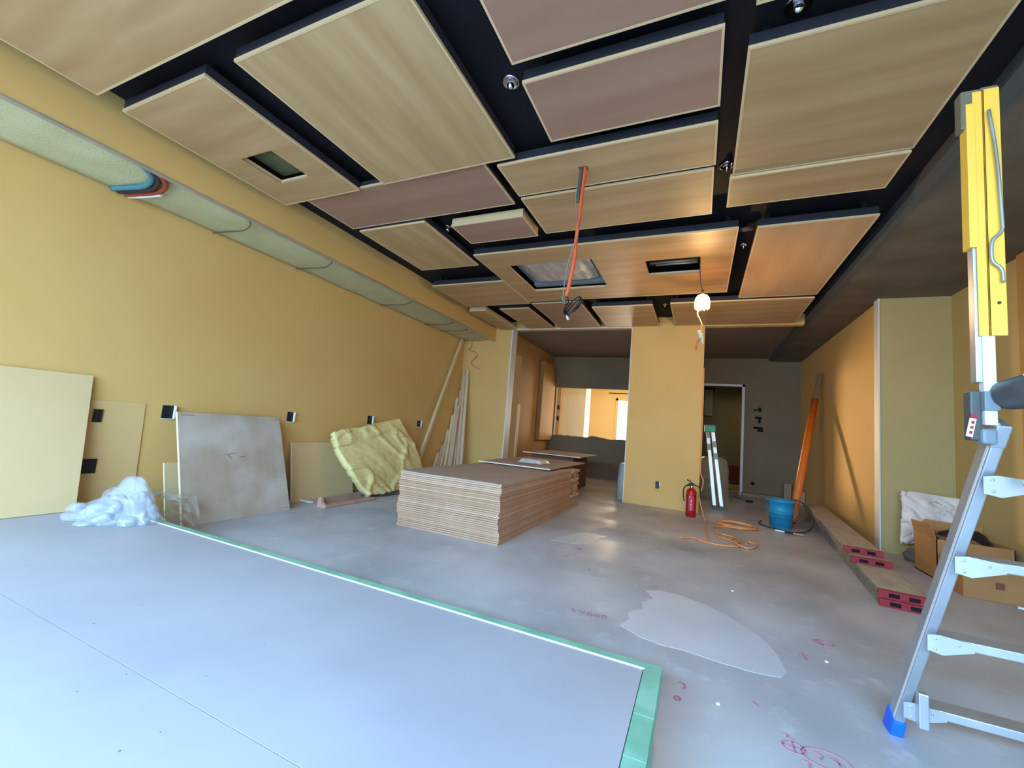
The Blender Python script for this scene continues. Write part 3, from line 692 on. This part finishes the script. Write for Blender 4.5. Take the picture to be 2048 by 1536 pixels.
MB().box((-2.85, 7.45, 0), (-2.05, 8.5, .606)).build('carton_body', mat('dark_carton', '#6e4a30', rough=.8), t, bevel=.004)
MB().box((-2.85, 7.9, .598), (-2.05, 7.96, .6065)).build('carton_tape', mat('brown_tape', '#8a6a48', rough=.4), t)
def packf(u, v):
    e = min(u, 1-u, v, 1-v)
    return (-2.36 + .36*u + .02*v, 5.62 + .32*v, .566 + .052*min(1, e*9) + .01*noise.noise(Vector((u*7, v*7, 1))))
t = MB().grid(packf, 24, 20).build('plastic_packet', packm, None, smooth=True)
tag(t, 'clear plastic-wrapped packet lying on the loose board on top of the stack', 'packet')
MB().box((-2.34, 5.64, .5615), (-2.02, 5.92, .585)).build('contents', mat('packet_contents', '#a99c8c', rough=.7), t)
# white stencil marks on the pile end
mk = MB()
random.seed(9)
for z in (.10, .16, .20, .25, .29, .36, .41, .45): mk.box((-1.581, 5.83, z), (-1.578, 5.92+random.uniform(0, .04), z+.018))
o = mk.build('stencil_strip', mat('pale_stencil', '#bfae94', rough=.7), None)
tag(o, 'strip with pale printed marks at the far end of the sheet stack', 'label strip')

# white sack beside column
def sack(name, label, cat, cx, cy, rx, ry, h, m, seed, mb=None):
    def f(u, v):
        th = u*2*PI; z = h*v; s = (1 - .25*v**3) * (1.0 if v < .97 else .7)
        w = 1 + .14*noise.noise(Vector((math.cos(th)*1.5, math.sin(th)*1.5, v*3+seed))) + .06*noise.noise(Vector((math.cos(th)*4, math.sin(th)*4, v*8+seed)))
        return (cx + rx*s*w*math.cos(th), cy + ry*s*w*math.sin(th), z)
    mb = MB().grid(f, 32, 24)
    k = len(mb.v) ; mb.f.append(tuple(i*25+24 for i in range(32)))
    o = mb.build(name, m, None, smooth=True); return tag(o, label, cat)
sack('plastic_sack', 'tall pale plastic sack standing beside the left edge of the column wall', 'sack', -1.15, 7.42, .10, .12, .60, mat('pale_sack', '#a9a69e', '#97948c', 6, .4), 2)

# ------------------------------------------------------------------ column wall details
t = thing('wall_socket_hole', 'black socket hole low on the column wall left of the fire extinguisher', 'outlet box', (-.57, 7.07, .34))
MB().box((-.6, 7.062, .285), (-.545, 7.071, .395)).build('dark_recess', blackbag, t)
MB().box((-.545, 7.06, .33), (-.53, 7.071, .39)).build('white_rim', whitetape, t)
sc = MB(); random.seed(2)
for x_ in (-.92, -.55, -.28, -.02):
    for z_ in [.12+.27*k for k in range(9)]:
        if random.random() < .75: sc.lathe([(.008, 0), (.004, .001)], n=6, T=Matrix.Translation((x_+random.uniform(-.015,.015), 7.07, z_+random.uniform(-.03,.03))) @ Matrix.Rotation(PI/2, 4, 'X'))
o = sc.build('screw_heads', mat('screw_head', '#e0c890', rough=.4), bpy.data.objects['wall_back_column'])

# fire extinguisher
ex, ey = -.075, 6.66
t = thing('fire_extinguisher', 'red fire extinguisher standing in front of the column wall', 'fire extinguisher', (ex, ey, 0))
MB().lathe([(.062, 0), (.068, .012), (.068, .33), (.064, .355), (.05, .378), (.028, .395), (.022, .40)], c=(ex, ey, 0), n=32).build('cylinder', red, t, smooth=True)
MB().lathe([(.024, .398), (.026, .41), (.026, .435), (.02, .44)], c=(ex, ey, 0), n=20).build('neck_collar', chrome, t, smooth=True)
vlv = MB().bar((ex-.04, ey, .452), (ex+.03, ey, .452), .028, .028).build('valve', blk, t, bevel=.004)
MB().tube(smoothpath([(ex+.035, ey, .455), (ex, ey-.01, .47), (ex-.03, ey-.01, .495), (ex-.065, ey-.01, .51)], 5), .008, 8).build('squeeze_lever', blk, vlv, smooth=True)
MB().tube(smoothpath([(ex+.02, ey, .46), (ex-.02, ey-.01, .452), (ex-.055, ey-.01, .44)], 5), .007, 8).build('carry_handle', blk, vlv, smooth=True)
MB().tube(smoothpath([(ex-.02, ey, .43), (ex-.075, ey, .42), (ex-.105, ey, .36), (ex-.105, ey, .28), (ex-.09, ey, .2)], 8), .008, 8).build('discharge_hose', blk, t, smooth=True)
MB().bar((ex-.09, ey, .2), (ex-.088, ey, .14), .022, .022).build('nozzle', mat('grey_nozzle', '#a8a4a0', rough=.5), t, bevel=.003)
MB().tube(smoothpath([(ex+.03, ey, .45), (ex+.09, ey, .425), (ex+.115, ey, .37), (ex+.115, ey, .29)], 8), .008, 8).build('hose_loop', blk, t, smooth=True)
lb = MB()
def cyl(a, z, r=.0686): return Vector((ex + r*math.sin(a), ey - r*math.cos(a), z))
for z0_, z1_, a0_, a1_ in ((.10, .12, -.05, .1), (.13, .15, .0, .12), (.16, .185, -.08, .08), (.195, .21, 0, .12), (.22, .245, -.05, .12), (.262, .285, -.35, -.2), (.268, .272, -.5, .3), (.30, .303, -.3, .4)):
    lb.add([cyl(a0_, z0_), cyl(a1_, z0_), cyl(a1_, z1_), cyl(a0_, z1_)], [(0,1,2,3)])
lb.build('label_lettering', labelw, t)
o = MB().add([cyl(a, z, .0683) for z in (.09, .29) for a in (-.6,-.4,-.2,0,.2,.4,.6)], [(i, i+1, i+8, i+7) for i in range(6)]).build('front_label', mat('red_label', '#b83a48', rough=.5), t)

# cord hanging on the column edge and orange cord on floor
p = [(.03, 7.02, 2.2), (.035, 7.03, 1.6), (.035, 7.03, 1.0), (.035, 7.03, .62), (.075, 7.0, .5), (.06, 6.9, .38), (.03, 6.8, .27), (.07, 6.6, .12), (.11, 6.3, .01), (.11, 5.8, .008), (.13, 5.15, .008), (.19, 5.05, .008)]
o = MB().tube(smoothpath(p, 6), .009, 8).build('extension_cord', orangecord, None, smooth=True)
tag(o, 'orange cord running down the column edge and across the floor', 'cord')
random.seed(21); p = []
for i in range(60):
    a = i*.62; p.append((.48 + (.22+.03*math.sin(i*.9))*math.cos(a) + .02*math.sin(i*1.7), 6.42 + (.16+.03*math.cos(i*.7))*math.sin(a)*1.2, .009 + .0016*(i % 14)))
p += [(.2, 6.1, .01), (.25, 5.7, .01), (.4, 5.6, .01), (.34, 5.4, .01)]
o = MB().tube(smoothpath(p, 4), .008, 6).build('extension_cord', orangecord, None, smooth=True)
tag(o, 'coiled orange cord loops on the floor left of the blue bucket', 'cord')
p = [(-.16, 5.08, .01), (-.02, 5.2, .01), (.05, 5.12, .01), (.18, 5.05, .01), (.3, 5.06, .012), (.42, 5.15, .012), (.36, 5.35, .012), (.24, 5.5, .012), (.26, 5.65, .012), (.38, 5.62, .012), (.44, 5.4, .02), (.4, 5.22, .02), (.48, 5.12, .012), (.56, 5.2, .012), (.6, 5.4, .012), (.52, 5.46, .012), (.5, 5.3, .012)]
o = MB().tube(smoothpath(p, 7), .009, 6).build('extension_cord', orangecord, None, smooth=True)
tag(o, 'tangled orange cord end on the floor in front of the coil', 'cord')

# ------------------------------------------------------------------ green topped stepladder
t = thing('stepladder', 'closed stepladder with a green top standing in front of the doorway', 'stepladder', (.28, 7.75, 0))
def ldr(px, y0_):
    mb = MB(); mb.bar((.262+px, 7.73, 0.02), (.12+px*.6, 7.84, 1.25), .05, .03, up=(0,-1,0)); return mb
rails = []
MB().bar((.262, 7.70, .05), (.125, 7.82, 1.26), .052, .03, up=(0,-1,0)).build('leg_rail', aluw, t, bevel=.003)
MB().bar((.365, 7.70, .05), (.205, 7.82, 1.26), .052, .03, up=(0,-1,0)).build('leg_rail', aluw, t, bevel=.003)
MB().bar((.262, 8.1, .05), (.125, 7.98, 1.26), .052, .03, up=(0,-1,0)).build('leg_rail', aluw, t, bevel=.003)
MB().bar((.365, 8.1, .05), (.205, 7.98, 1.26), .052, .03, up=(0,-1,0)).build('leg_rail', aluw, t, bevel=.003)
for k in range(1, 4):
    f_ = k/4.2; a_ = Vector((.262, 7.70, .05)).lerp(Vector((.125, 7.82, 1.26)), f_); b_ = Vector((.262, 8.1, .05)).lerp(Vector((.125, 7.98, 1.26)), f_)
    MB().bar(a_, b_, .02, .03).build('step', aluw, t); a_.x += .1-.02*f_; b_.x += .1-.02*f_
    MB().bar(a_, b_, .02, .03).build('step', aluw, t)
MB().box((.075, 7.78, 1.24), (.245, 8.02, 1.36)).build('top_cap', greenp, t, bevel=.015)
for a_ in ((.262, 7.70), (.365, 7.70), (.262, 8.1), (.365, 8.1)):
    MB().box((a_[0]-.033, a_[1]-.025, 0), (a_[0]+.035, a_[1]+.025, .07)).build('foot', mat('dark_green_rubber', '#3b6152', rough=.6), t, bevel=.004)
for k, (f_, s_) in enumerate(((.90, 0), (.74, 0), (.62, 1), (.78, 1))):
    a_ = Vector((.262, 7.683, .05)).lerp(Vector((.125, 7.803, 1.26)), f_) if s_ == 0 else Vector((.365, 7.683, .05)).lerp(Vector((.205, 7.803, 1.26)), f_)
    d_ = Vector((-.01, .008, .1)); MB().bar(a_, a_+d_, .053, .004, up=(0,-1,0)).build('sticker', mat('grey_sticker', '#8f9a90', rough=.5), t)

# clear bag with green content behind the ladder
o = sack('plastic_bag', 'large clear plastic bag slumped behind the stepladder', 'bag', .25, 8.95, .30, .28, .80, bagm, 5)
MB().lathe([(.08, .02), (.15, .06), (.17, .22), (.12, .34), (.03, .38)], c=(.18, 8.95, 0), n=16).build('green_contents', mat('green_rag', '#3c6a50', '#2c4c40', 9, .7), o, smooth=True)
# back room things
o = MB().box((.75, 13.1, 0), (1.15, 13.5, .5)).build('brown_crate', mat('brown_crate', '#6e3c1c', rough=.8), None, bevel=.01)
tag(o, 'brown crate standing in the room behind the doorway', 'crate')
o = MB().box((.1, 13.5, 1.85), (.32, 13.88, 2.62)).build('wall_cabinet', mat('cream_box', '#b3a27a', rough=.7), None, bevel=.008)
tag(o, 'pale box hanging high on the wall of the room behind the doorway', 'box')
MB().box((.09, 13.49, 2.62), (.37, 13.89, 2.67)).build('dark_cap', darkhole, o)
o = MB().box((.4, 11.2, 0), (1.9, 12.6, .012)).build('floor_board', mat('yellow_floor_sheet', '#b59a5a', rough=.7), None)
tag(o, 'yellowish sheet lying on the floor of the room behind the doorway', 'sheet')
# far room: dark wall boxes and ceiling rail
t = MB().box((-2.75, 13.8, 2.40), (-2.0, 13.83, 2.43)).bar((-2.02, 13.815, 2.75), (-2.02, 13.815, 2.25), .02, .02).build('ceiling_rail', darkhole, None)
tag(t, 'thin dark ceiling rail seen through the serving opening', 'rail')
for (y_, z_, lb_) in ((11.9, 1.65, 'upper dark wire hole on the far room wall seen through the opening'), (11.9, 1.42, 'lower dark wire hole on the far room wall seen through the opening')):
    pass
struct('wall_far_stub', MB().box((-4.75, 12.45, 0), (-3.95, 12.57, 2.75)), mat('far_stub', '#bfa07a', rough=.8))
for z_, lb_ in ((1.72, 'upper dark wire hole left of the pale pillar in the far room'), (1.38, 'lower dark wire hole left of the pale pillar in the far room')):
    o = MB().box((-4.03, 12.44, z_), (-3.99, 12.452, z_+.12)).box((-3.97, 12.44, z_-.02), (-3.955, 12.452, z_+.1)).build('wall_hole', darkhole, None)
    tag(o, lb_, 'outlet box')
# cutouts on the grey wall
for i, (x_, z_, w_, h_) in enumerate(((1.06, 1.86, .07, .03), (1.15, 1.87, .06, .09), (1.09, 1.69, .13, .05), (1.155, 1.62, .05, .09), (1.07, 1.47, .10, .05), (1.15, 1.44, .10, .10))):
    o = MB().box((x_, 10.542, z_-h_/2), (x_+w_, 10.551, z_+h_/2)).build('wall_cutout', darkhole, None)
    tag(o, ('thin upper left', 'upper right', 'wide middle', 'middle right', 'thin lower left', 'lower right')[i] + ' dark cut-out of the cluster on the grey wall right of the doorway', 'cut-out', 'cut-outs in the grey wall')
o = MB().lathe([(.04, 0), (.03, .004)], n=12, T=Matrix.Translation((1.08, 10.55, .27)) @ Matrix.Rotation(PI/2, 4, 'X')).build('wall_plug', darkhole, None)
tag(o, 'small dark round hole low on the grey wall', 'hole')
# pale kerb along the base of the grey wall
struct('baseboard_back', MB().box((.86, 10.40, 0), (1.93, 10.55, .07)), mat('pale_kerb', '#9a8c68', '#8a7c5a', 6, .8))
o = MB().box((1.74, 10.0, 0), (1.92, 10.2, .26)).build('concrete_block', mat('pale_block', '#a39a80', rough=.8), None, bevel=.006)
tag(o, 'pale block standing in the far right corner by the planks', 'block')
o = MB().box((1.60, 10.21, 0), (1.73, 10.36, .38)).build('small_carton', mat('beige_carton', '#94876a', rough=.8), None, bevel=.006)
tag(o, 'beige carton behind the pale block in the far right corner', 'box')
for x_, y_, lb_ in ((.86, 9.3, 'small dark plug lying near the grey wall left of the bucket'),):
    o = MB().bar((x_, y_, .02), (x_+.1, y_+.05, .02), .05, .035).build('plug', darkhole, None, bevel=.005); tag(o, lb_, 'plug')
o = MB().tube(smoothpath([(.7, 10.1, .008), (.8, 9.7, .008), (.95, 9.5, .008), (.9, 9.35, .015)], 6), .008, 6).build('thin_cord', mat('brown_cord', '#7c5a3c'), None, smooth=True)
tag(o, 'thin brown cord leading to the plug near the grey wall', 'cord')

# ------------------------------------------------------------------ blue bucket, its cable and the orange pole
bx, by = 1.045, 6.86
t = thing('bucket', 'blue plastic bucket on the floor at the far right', 'bucket', (bx, by, 0))
bp_ = [(.118, 0), (.124, .01), (.138, .19), (.148, .195), (.150, .215), (.142, .22), (.155, .345), (.172, .35), (.172, .372), (.158, .372), (.15, .34), (.13, .02), (.01, .015)]
MB().lathe(bp_, c=(bx, by, 0), n=36).build('bucket_body', blue, t, smooth=True)
hd = [(bx + .172*math.cos(a)*1.06, by + .02, .33 - .26*math.sin(a)*-1*-1) for a in [PI*k/16 for k in range(17)]]
MB().tube([(bx-.165, by-.06, .35), (bx-.185, by-.1, .27), (bx-.175, by-.14, .2), (bx-.12, by-.19, .16), (bx, by-.2, .145), (bx+.12, by-.19, .17), (bx+.175, by-.12, .24), (bx+.17, by-.06, .35)], .004, 6).build('handle', mat('handle_blue', '#2a7c9c', rough=.4), t, smooth=True)
MB().lathe([(.02, .2), (.135, .2), (.135, .33), (.02, .335)], c=(bx, by, 0), n=20).build('dark_contents', darkhole, t)
o = MB().tube(smoothpath([(bx+.1, by, .40), (bx+.25, by+.02, .36), (bx+.37, by+.1, .22), (bx+.33, by-.05, .05), (bx+.12, by-.3, .012), (bx-.1, by-.22, .012), (bx-.25, by+.0, .012), (bx-.2, by+.3, .012)], 10), .010, 8).build('power_cable', mat('dark_green_cable', '#3c4038', rough=.5), None, smooth=True)
tag(o, 'dark cable looping out of the blue bucket and around its base', 'cable')
t = thing('paint_brush', 'brush with dark ferrule lying in front of the blue bucket', 'brush', (1.05, 6.45, 0))
MB().bar((.93, 6.5, .018), (1.03, 6.46, .018), .02, .016).build('pale_tip', whitetape, t, bevel=.002)
MB().bar((1.03, 6.46, .02), (1.11, 6.43, .02), .035, .024).build('ferrule', blk, t, bevel=.002)
MB().bar((1.11, 6.43, .02), (1.22, 6.42, .02), .03, .02).build('handle', mat('tan_handle', '#b08a64', rough=.5), t, bevel=.003)
t = thing('leaning_pole', 'orange pole standing behind the bucket and leaning on the right wall', 'pole', (1.25, 7.4, 0))
pb, pt_ = Vector((1.26, 7.35, .03)), Vector((1.87, 8.75, 2.40))
mid = pb.lerp(pt_, .80)
MB().tube([pb, mid], .052, 16).build('orange_shaft', orpole, t, smooth=True)
MB().bar(mid, pt_, .085, .06, up=(1,0,0)).build('grey_end', mat('grey_brown_wood', '#7c6850', rough=.7), t, bevel=.004)
MB().bar(pb.lerp(pt_, .62)+Vector((.04,0,-.02)), pb.lerp(pt_, .78)+Vector((.045,0,-.02)), .03, .05).build('side_plate', orange, t, bevel=.004)

# ------------------------------------------------------------------ scaffold planks
def plank(label, xo, yo, z, L=4.0, wdt=.27, caps=True, grp='scaffold planks by the right wall'):
    ang = -.0925
    T = Matrix.Translation((xo, yo, z)) @ Matrix.Rotation(ang, 4, 'Z')
    t = thing('scaffold_plank', label, 'plank', (xo, yo, z), grp); t['_o'] = (0,0,0); t.location = (0,0,0)
    h = .052
    mb = MB().box((.004, .03, .005), (wdt-.004, L, h), T); mb.build('deck', dirty, t, bevel=.002)
    sd = MB()
    for k in range(2): sd.box((-.004, .03, .006+.024*k), (.006, L, .022+.024*k), T)
    sd.box((wdt-.006, .03, .006), (wdt+.004, L, h-.004), T)
    sd.build('side_rail', steel, t)
    c_ = MB().box((-.006, 0, 0), (wdt+.006, .04, .012), T).box((-.006, 0, h-.012), (wdt+.006, .04, h+.002), T)
    for a, b in ((-.006, .05), (.11, .16), (.22, wdt+.006)): c_.box((a, 0, .012), (b, .04, h-.012), T)
    ec = c_.build('end_cap', redp, t)
    MB().box((.04, .02, .012), (.23, .035, h-.012), T).build('cap_slot', darkhole, ec)
    return t
plank('bottom scaffold plank with a red end, nearest the camera', 1.225, 3.985, 0)
plank('second scaffold plank from the floor, its red end flush with the bottom one', 1.222, 4.0, .055)
plank('third scaffold plank from the floor, red end set back on the lower pair', 1.275, 4.80, .11, 3.6)
plank('top scaffold plank of the stack, its red end farthest back', 1.255, 4.93, .165, 3.4)

# ------------------------------------------------------------------ white sack, boxes on the right
def wsf(u, v):
    x = 2.03 + .50*u; z = .17 + .51*v + .03*(1-u)*v; y = 6.02 + .10*v + .03*noise.noise(Vector((u*4, v*4, 2)))
    y -= .05*math.sin(PI*v); x += .05*(v-.5)
    r = max(0, 1-abs(noise.noise(Vector((u*3+v, v*3.5, 4))))*2.2)**4
    return (x, y-.05*r, z)
o = MB().grid(wsf, 40, 40).build('white_sheet_sack', whitesack, None, smooth=True, solid=.05)
tag(o, 'folded white sacking standing against the green wall behind the cardboard box', 'sack')
o = sack('grey_bundle', 'dark grey bundle on the floor under the white sacking', 'bundle', 2.2, 5.93, .19, .10, .13, mat('grey_bundle', '#6a6660', '#58544e', 6, .6), 8)
t = thing('cardboard_box', 'open cardboard box with dark contents in front of the green wall', 'box', (2.22, 5.42, 0))
a0, a1, b0, b1, hh = 1.99, 2.50, 5.18, 5.62, .36
w_ = .006
MB().box((a0,b0,0),(a1,b1,.01)).box((a0,b0,0),(a0+w_,b1,hh)).box((a1-w_,b0,0),(a1,b1,hh)).box((a0,b0,0),(a1,b0+w_,hh)).box((a0,b1-w_,0),(a1,b1,hh)).build('box_body', cardb, t)
MB().add([(a0,b0,hh),(a0,b1,hh),(a0-.02,b1,hh+.11),(a0-.02,b0+.05,hh+.11)], [(0,1,2,3)]).build('flap', cardb, t, solid=.005)
MB().add([(a0,b1,hh),(a1,b1,hh),(a1,b1+.03,hh+.1),(a0+.1,b1+.05,hh+.12)], [(0,1,2,3)]).build('flap', cardb, t, solid=.005)
MB().add([(a0+.02,b0,hh),(a0+.3,b0,hh),(a0+.3,b0+.18,hh+.03),(a0+.05,b0+.16,hh+.02)], [(0,1,2,3)]).build('flap', mat('cardboard_inner', '#8d6c45', rough=.8), t, solid=.005)
mb = MB(); 
for k, (cx_, cy_, r_) in enumerate(((2.15, 5.35, .12), (2.33, 5.42, .13), (2.26, 5.36, .1), (2.40, 5.5, .09))):
    mb.lathe([(.01, .12), (r_, .2), (r_*.95, .34), (r_*.6, .41), (.01, .44)], c=(cx_, cy_, 0), n=12)
mb.build('dark_contents', blackbag, t, smooth=True)
t = thing('cardboard_box', 'closed low cardboard box lying in front of the open one, behind the ladder', 'box', (2.2, 4.9, 0))
MB().box((1.98, 4.74, 0), (2.49, 5.12, .25)).build('box_body', cardb, t, bevel=.004)
MB().box((1.975, 4.735, .245), (2.495, 5.125, .253)).build('lid_flap', mat('cardboard_lid', '#b98c5c', rough=.8), t)
MB().box((2.17, 4.735, .10), (2.22, 4.741, .15)).build('tape_square', mat('brown_square', '#7c4c34', rough=.6), t)
MB().box((2.44, 4.73, .0), (2.491, 4.741, .2)).build('dark_corner_tape', mat('green_black', '#4c5540', rough=.6), t)
o = MB().bar((2.25, 4.66, .01), (2.31, 4.64, .01), .03, .014).build('white_scrap', whitetape, None)
tag(o, 'tiny white scrap on the floor in front of the closed cardboard box', 'scrap')

# ------------------------------------------------------------------ work platform / ladder in the foreground
t = thing('work_platform_ladder', 'aluminium folding work platform with blue foot and yellow grab post at the right edge', 'ladder', (.75, 2.2, 0))
F, T_ = Vector((.728, 2.255, .02)), Vector((.812, 1.728, 1.19))
def rp(z): 
    k = (z-.02)/1.17; return F.lerp(T_, k)
MB().bar(rp(.03), rp(1.18), .030, .065, up=(0, -1, .3)).build('leg_rail', alu, t, bevel=.004)
mb = MB(); off_ = Vector((.018, 0, 0))
mb.bar(rp(.03)+Vector((-.012, -.02, 0)), rp(1.18)+Vector((-.012, -.02, 0)), .008, .012, up=(0,-1,.3)); mb.build('rail_rib', aluw, t)
MB().bar(rp(.0)+Vector((0,0,-.015)), rp(.075), .042, .08, up=(0,-1,.3)).build('foot', bluef, t, bevel=.008)
MB().bar(rp(1.12), rp(1.185), .034, .068, up=(0,-1,.3)).build('corner_cap', alu, t, bevel=.004)
TREADS = (.165, .46, .755, 1.02)
for z_ in TREADS:
    p_ = rp(z_)
    w2 = .62 - .1*z_
    tr = MB().box((p_.x+.02, p_.y-.05, p_.z-.03), (p_.x+w2, p_.y+.035, p_.z)).build('tread', alu, t, bevel=.003)
    g_ = MB().add([(p_.x+.012, p_.y-.056, p_.z+.006), (p_.x+.10, p_.y-.056, p_.z-.002), (p_.x+.10, p_.y-.056, p_.z-.03), (p_.x+.02, p_.y-.056, p_.z-.058), (p_.x-.02, p_.y-.056+.0, p_.z-.05), (p_.x-.02, p_.y-.056, p_.z+.0)], [(0,1,2,3,4,5)])
    g_.build('gusset_bracket', alu, tr, solid=.004)
    for dx_, dz_ in ((0.0, -.008), (0.0, -.042), (.06, -.015)): MB().lathe([(.004, 0), (.0035, .002), (.001, .003)], n=10, T=Matrix.Translation((p_.x+dx_, p_.y-.06, p_.z+dz_)) @ Matrix.Rotation(PI/2, 4, 'X')).build('rivet', chrome, tr, smooth=True)
# far rail on the right side of the same frame
FR, TR_ = F+Vector((.66, 0, 0)), T_+Vector((.50, 0, 0))
MB().bar(FR, TR_, .030, .065, up=(0,-1,.3)).build('leg_rail', alu, t, bevel=.004)
MB().bar(FR+Vector((0,0,-.02)), FR.lerp(TR_, .06), .042, .08, up=(0,-1,.3)).build('foot', bluef, t, bevel=.008)
# lower lug under first tread
p_ = rp(.22)
MB().box((p_.x+.01, p_.y-.06, .10), (p_.x+.04, p_.y-.03, .22)).build('spring_lug', alu, t, bevel=.004)
# hinge and deck towards the camera side
MB().tube([(.815, 1.765, 1.262), (.822, 1.70, 1.264), (.832, 1.60, 1.268), (.84, 1.52, 1.27)], .05, 20, rs=[.030, .044, .050, .040]).build('hinge_housing', gplastic, t, smooth=True)
MB().tube([(.806, 1.80, 1.262), (.812, 1.765, 1.262)], .026, 16).build('hinge_knob', dkplastic, t, smooth=True)
for a_, b_ in ((1.745, 1.30), (1.745, 1.225), (1.62, 1.305)):
    MB().lathe([(.005, 0), (.004, .004), (.001, .006)], n=10, T=Matrix.Translation((.80, a_-.03, b_)) @ Matrix.Rotation(PI/2, 4, 'X')).build('bolt', chrome, t, smooth=True)
MB().bar((.806, 1.76, 1.15), (.806, 1.76, 1.25), .022, .03).build('hinge_bracket', dkplastic, t, bevel=.003)
MB().tube([(.83, 1.52, 1.285), (.84, 1.2, 1.285), (.84, .75, 1.285)], .03, 12).build('side_tube', alu, t, smooth=True)
MB().box((.84, .75, 1.26), (1.30, 1.62, 1.30)).build('deck', alu, t, bevel=.004)
MB().bar((.80, .4, .02), (.845, .86, 1.26), .03, .065, up=(0,1,.3)).build('leg_rail', alu, t, bevel=.004)
MB().bar((1.42, .4, .02), (1.29, .86, 1.26), .03, .065, up=(0,1,.3)).build('leg_rail', alu, t, bevel=.004)
MB().bar((.86, 1.70, 1.01), (.86, 1.32, 1.22), .02, .03).build('brace', steel, t, bevel=.002)
# clamp + post
MB().box((.742, 1.715, 1.125), (.768, 1.755, 1.275)).build('post_clamp', gplastic, t, bevel=.005)
MB().box((.760, 1.700, 1.115), (.796, 1.74, 1.162)).build('clamp_block', gplastic2, t, bevel=.008)
MB().box((.766, 1.696, 1.215), (.801, 1.738, 1.272)).build('clamp_strip', gplastic2, t, bevel=.003)
wl = MB().bar((.736, 1.712, 1.135), (.746, 1.712, 1.19), .015, .003, up=(0,-1,0)).build('warning_label', labelw, t)
MB().bar((.7465, 1.7105, 1.19), (.749, 1.7105, 1.202), .015, .003, up=(0,-1,0)).build('red_label_top', redp, wl)
for k in range(3): MB().bar((.7385+.0027*k, 1.7098, 1.144+.015*k), (.7400+.0027*k, 1.7098, 1.152+.015*k), .007, .001, up=(0,-1,0)).build('red_print', redp, wl)
MB().box((.770, 1.705, 1.172), (.798, 1.735, 1.70)).build('post', aluw, t, bevel=.003)
MB().box((.755, 1.71, 1.30), (.770, 1.74, 1.75)).build('post_rear_rail', alu, t, bevel=.002)
yx = MB().box((.783, 1.698, 1.44), (.822, 1.703, 2.24)).box((.762, 1.703, 1.44), (.785, 1.708, 2.24)).box((.783, 1.698, 1.44), (.787, 1.74, 2.24)).box((.745, 1.70, 1.72), (.765, 1.74, 2.20))
yx.build('yellow_guard', yel, t, bevel=.001)
MB().box((.735, 1.705, 2.12), (.783, 1.745, 2.25)).box((.78, 1.70, 2.237), (.822, 1.74, 2.25)).build('clear_cap', mat('smoky_cap', '#6c6450', rough=.3), t, bevel=.004)
rod = [(.792, 1.688, 2.16), (.806, 1.688, 2.0), (.813, 1.688, 1.80), (.811, 1.688, 1.76), (.792, 1.688, 1.735), (.787, 1.688, 1.70), (.790, 1.688, 1.665), (.808, 1.688, 1.64), (.811, 1.688, 1.60)]
MB().tube(smoothpath(rod, 5), .0045, 8).build('spring_rod', steel, t, smooth=True)
MB().lathe([(.005, 0), (.004, .003)], n=10, T=Matrix.Translation((.805, 1.698, 1.54)) @ Matrix.Rotation(PI/2, 4, 'X')).build('screw', dkplastic, t)

# small debris near camera
random.seed(31)
for k, (x_, y_) in enumerate(((.10, 2.05), (.62, 2.75), (.25, 3.6))):
    o = MB().box((x_, y_, 0), (x_+.014, y_+.01, .005)).build('plaster_crumb', whitetape, None)
    tag(o, ('white plaster crumb on the pale floor, nearest the platform corner', 'white plaster crumb on the floor near the ladder foot', 'white plaster crumb beyond the pale floor patch')[k], 'crumb')
for ob in bpy.data.objects:
    if '_o' in ob: del ob['_o']
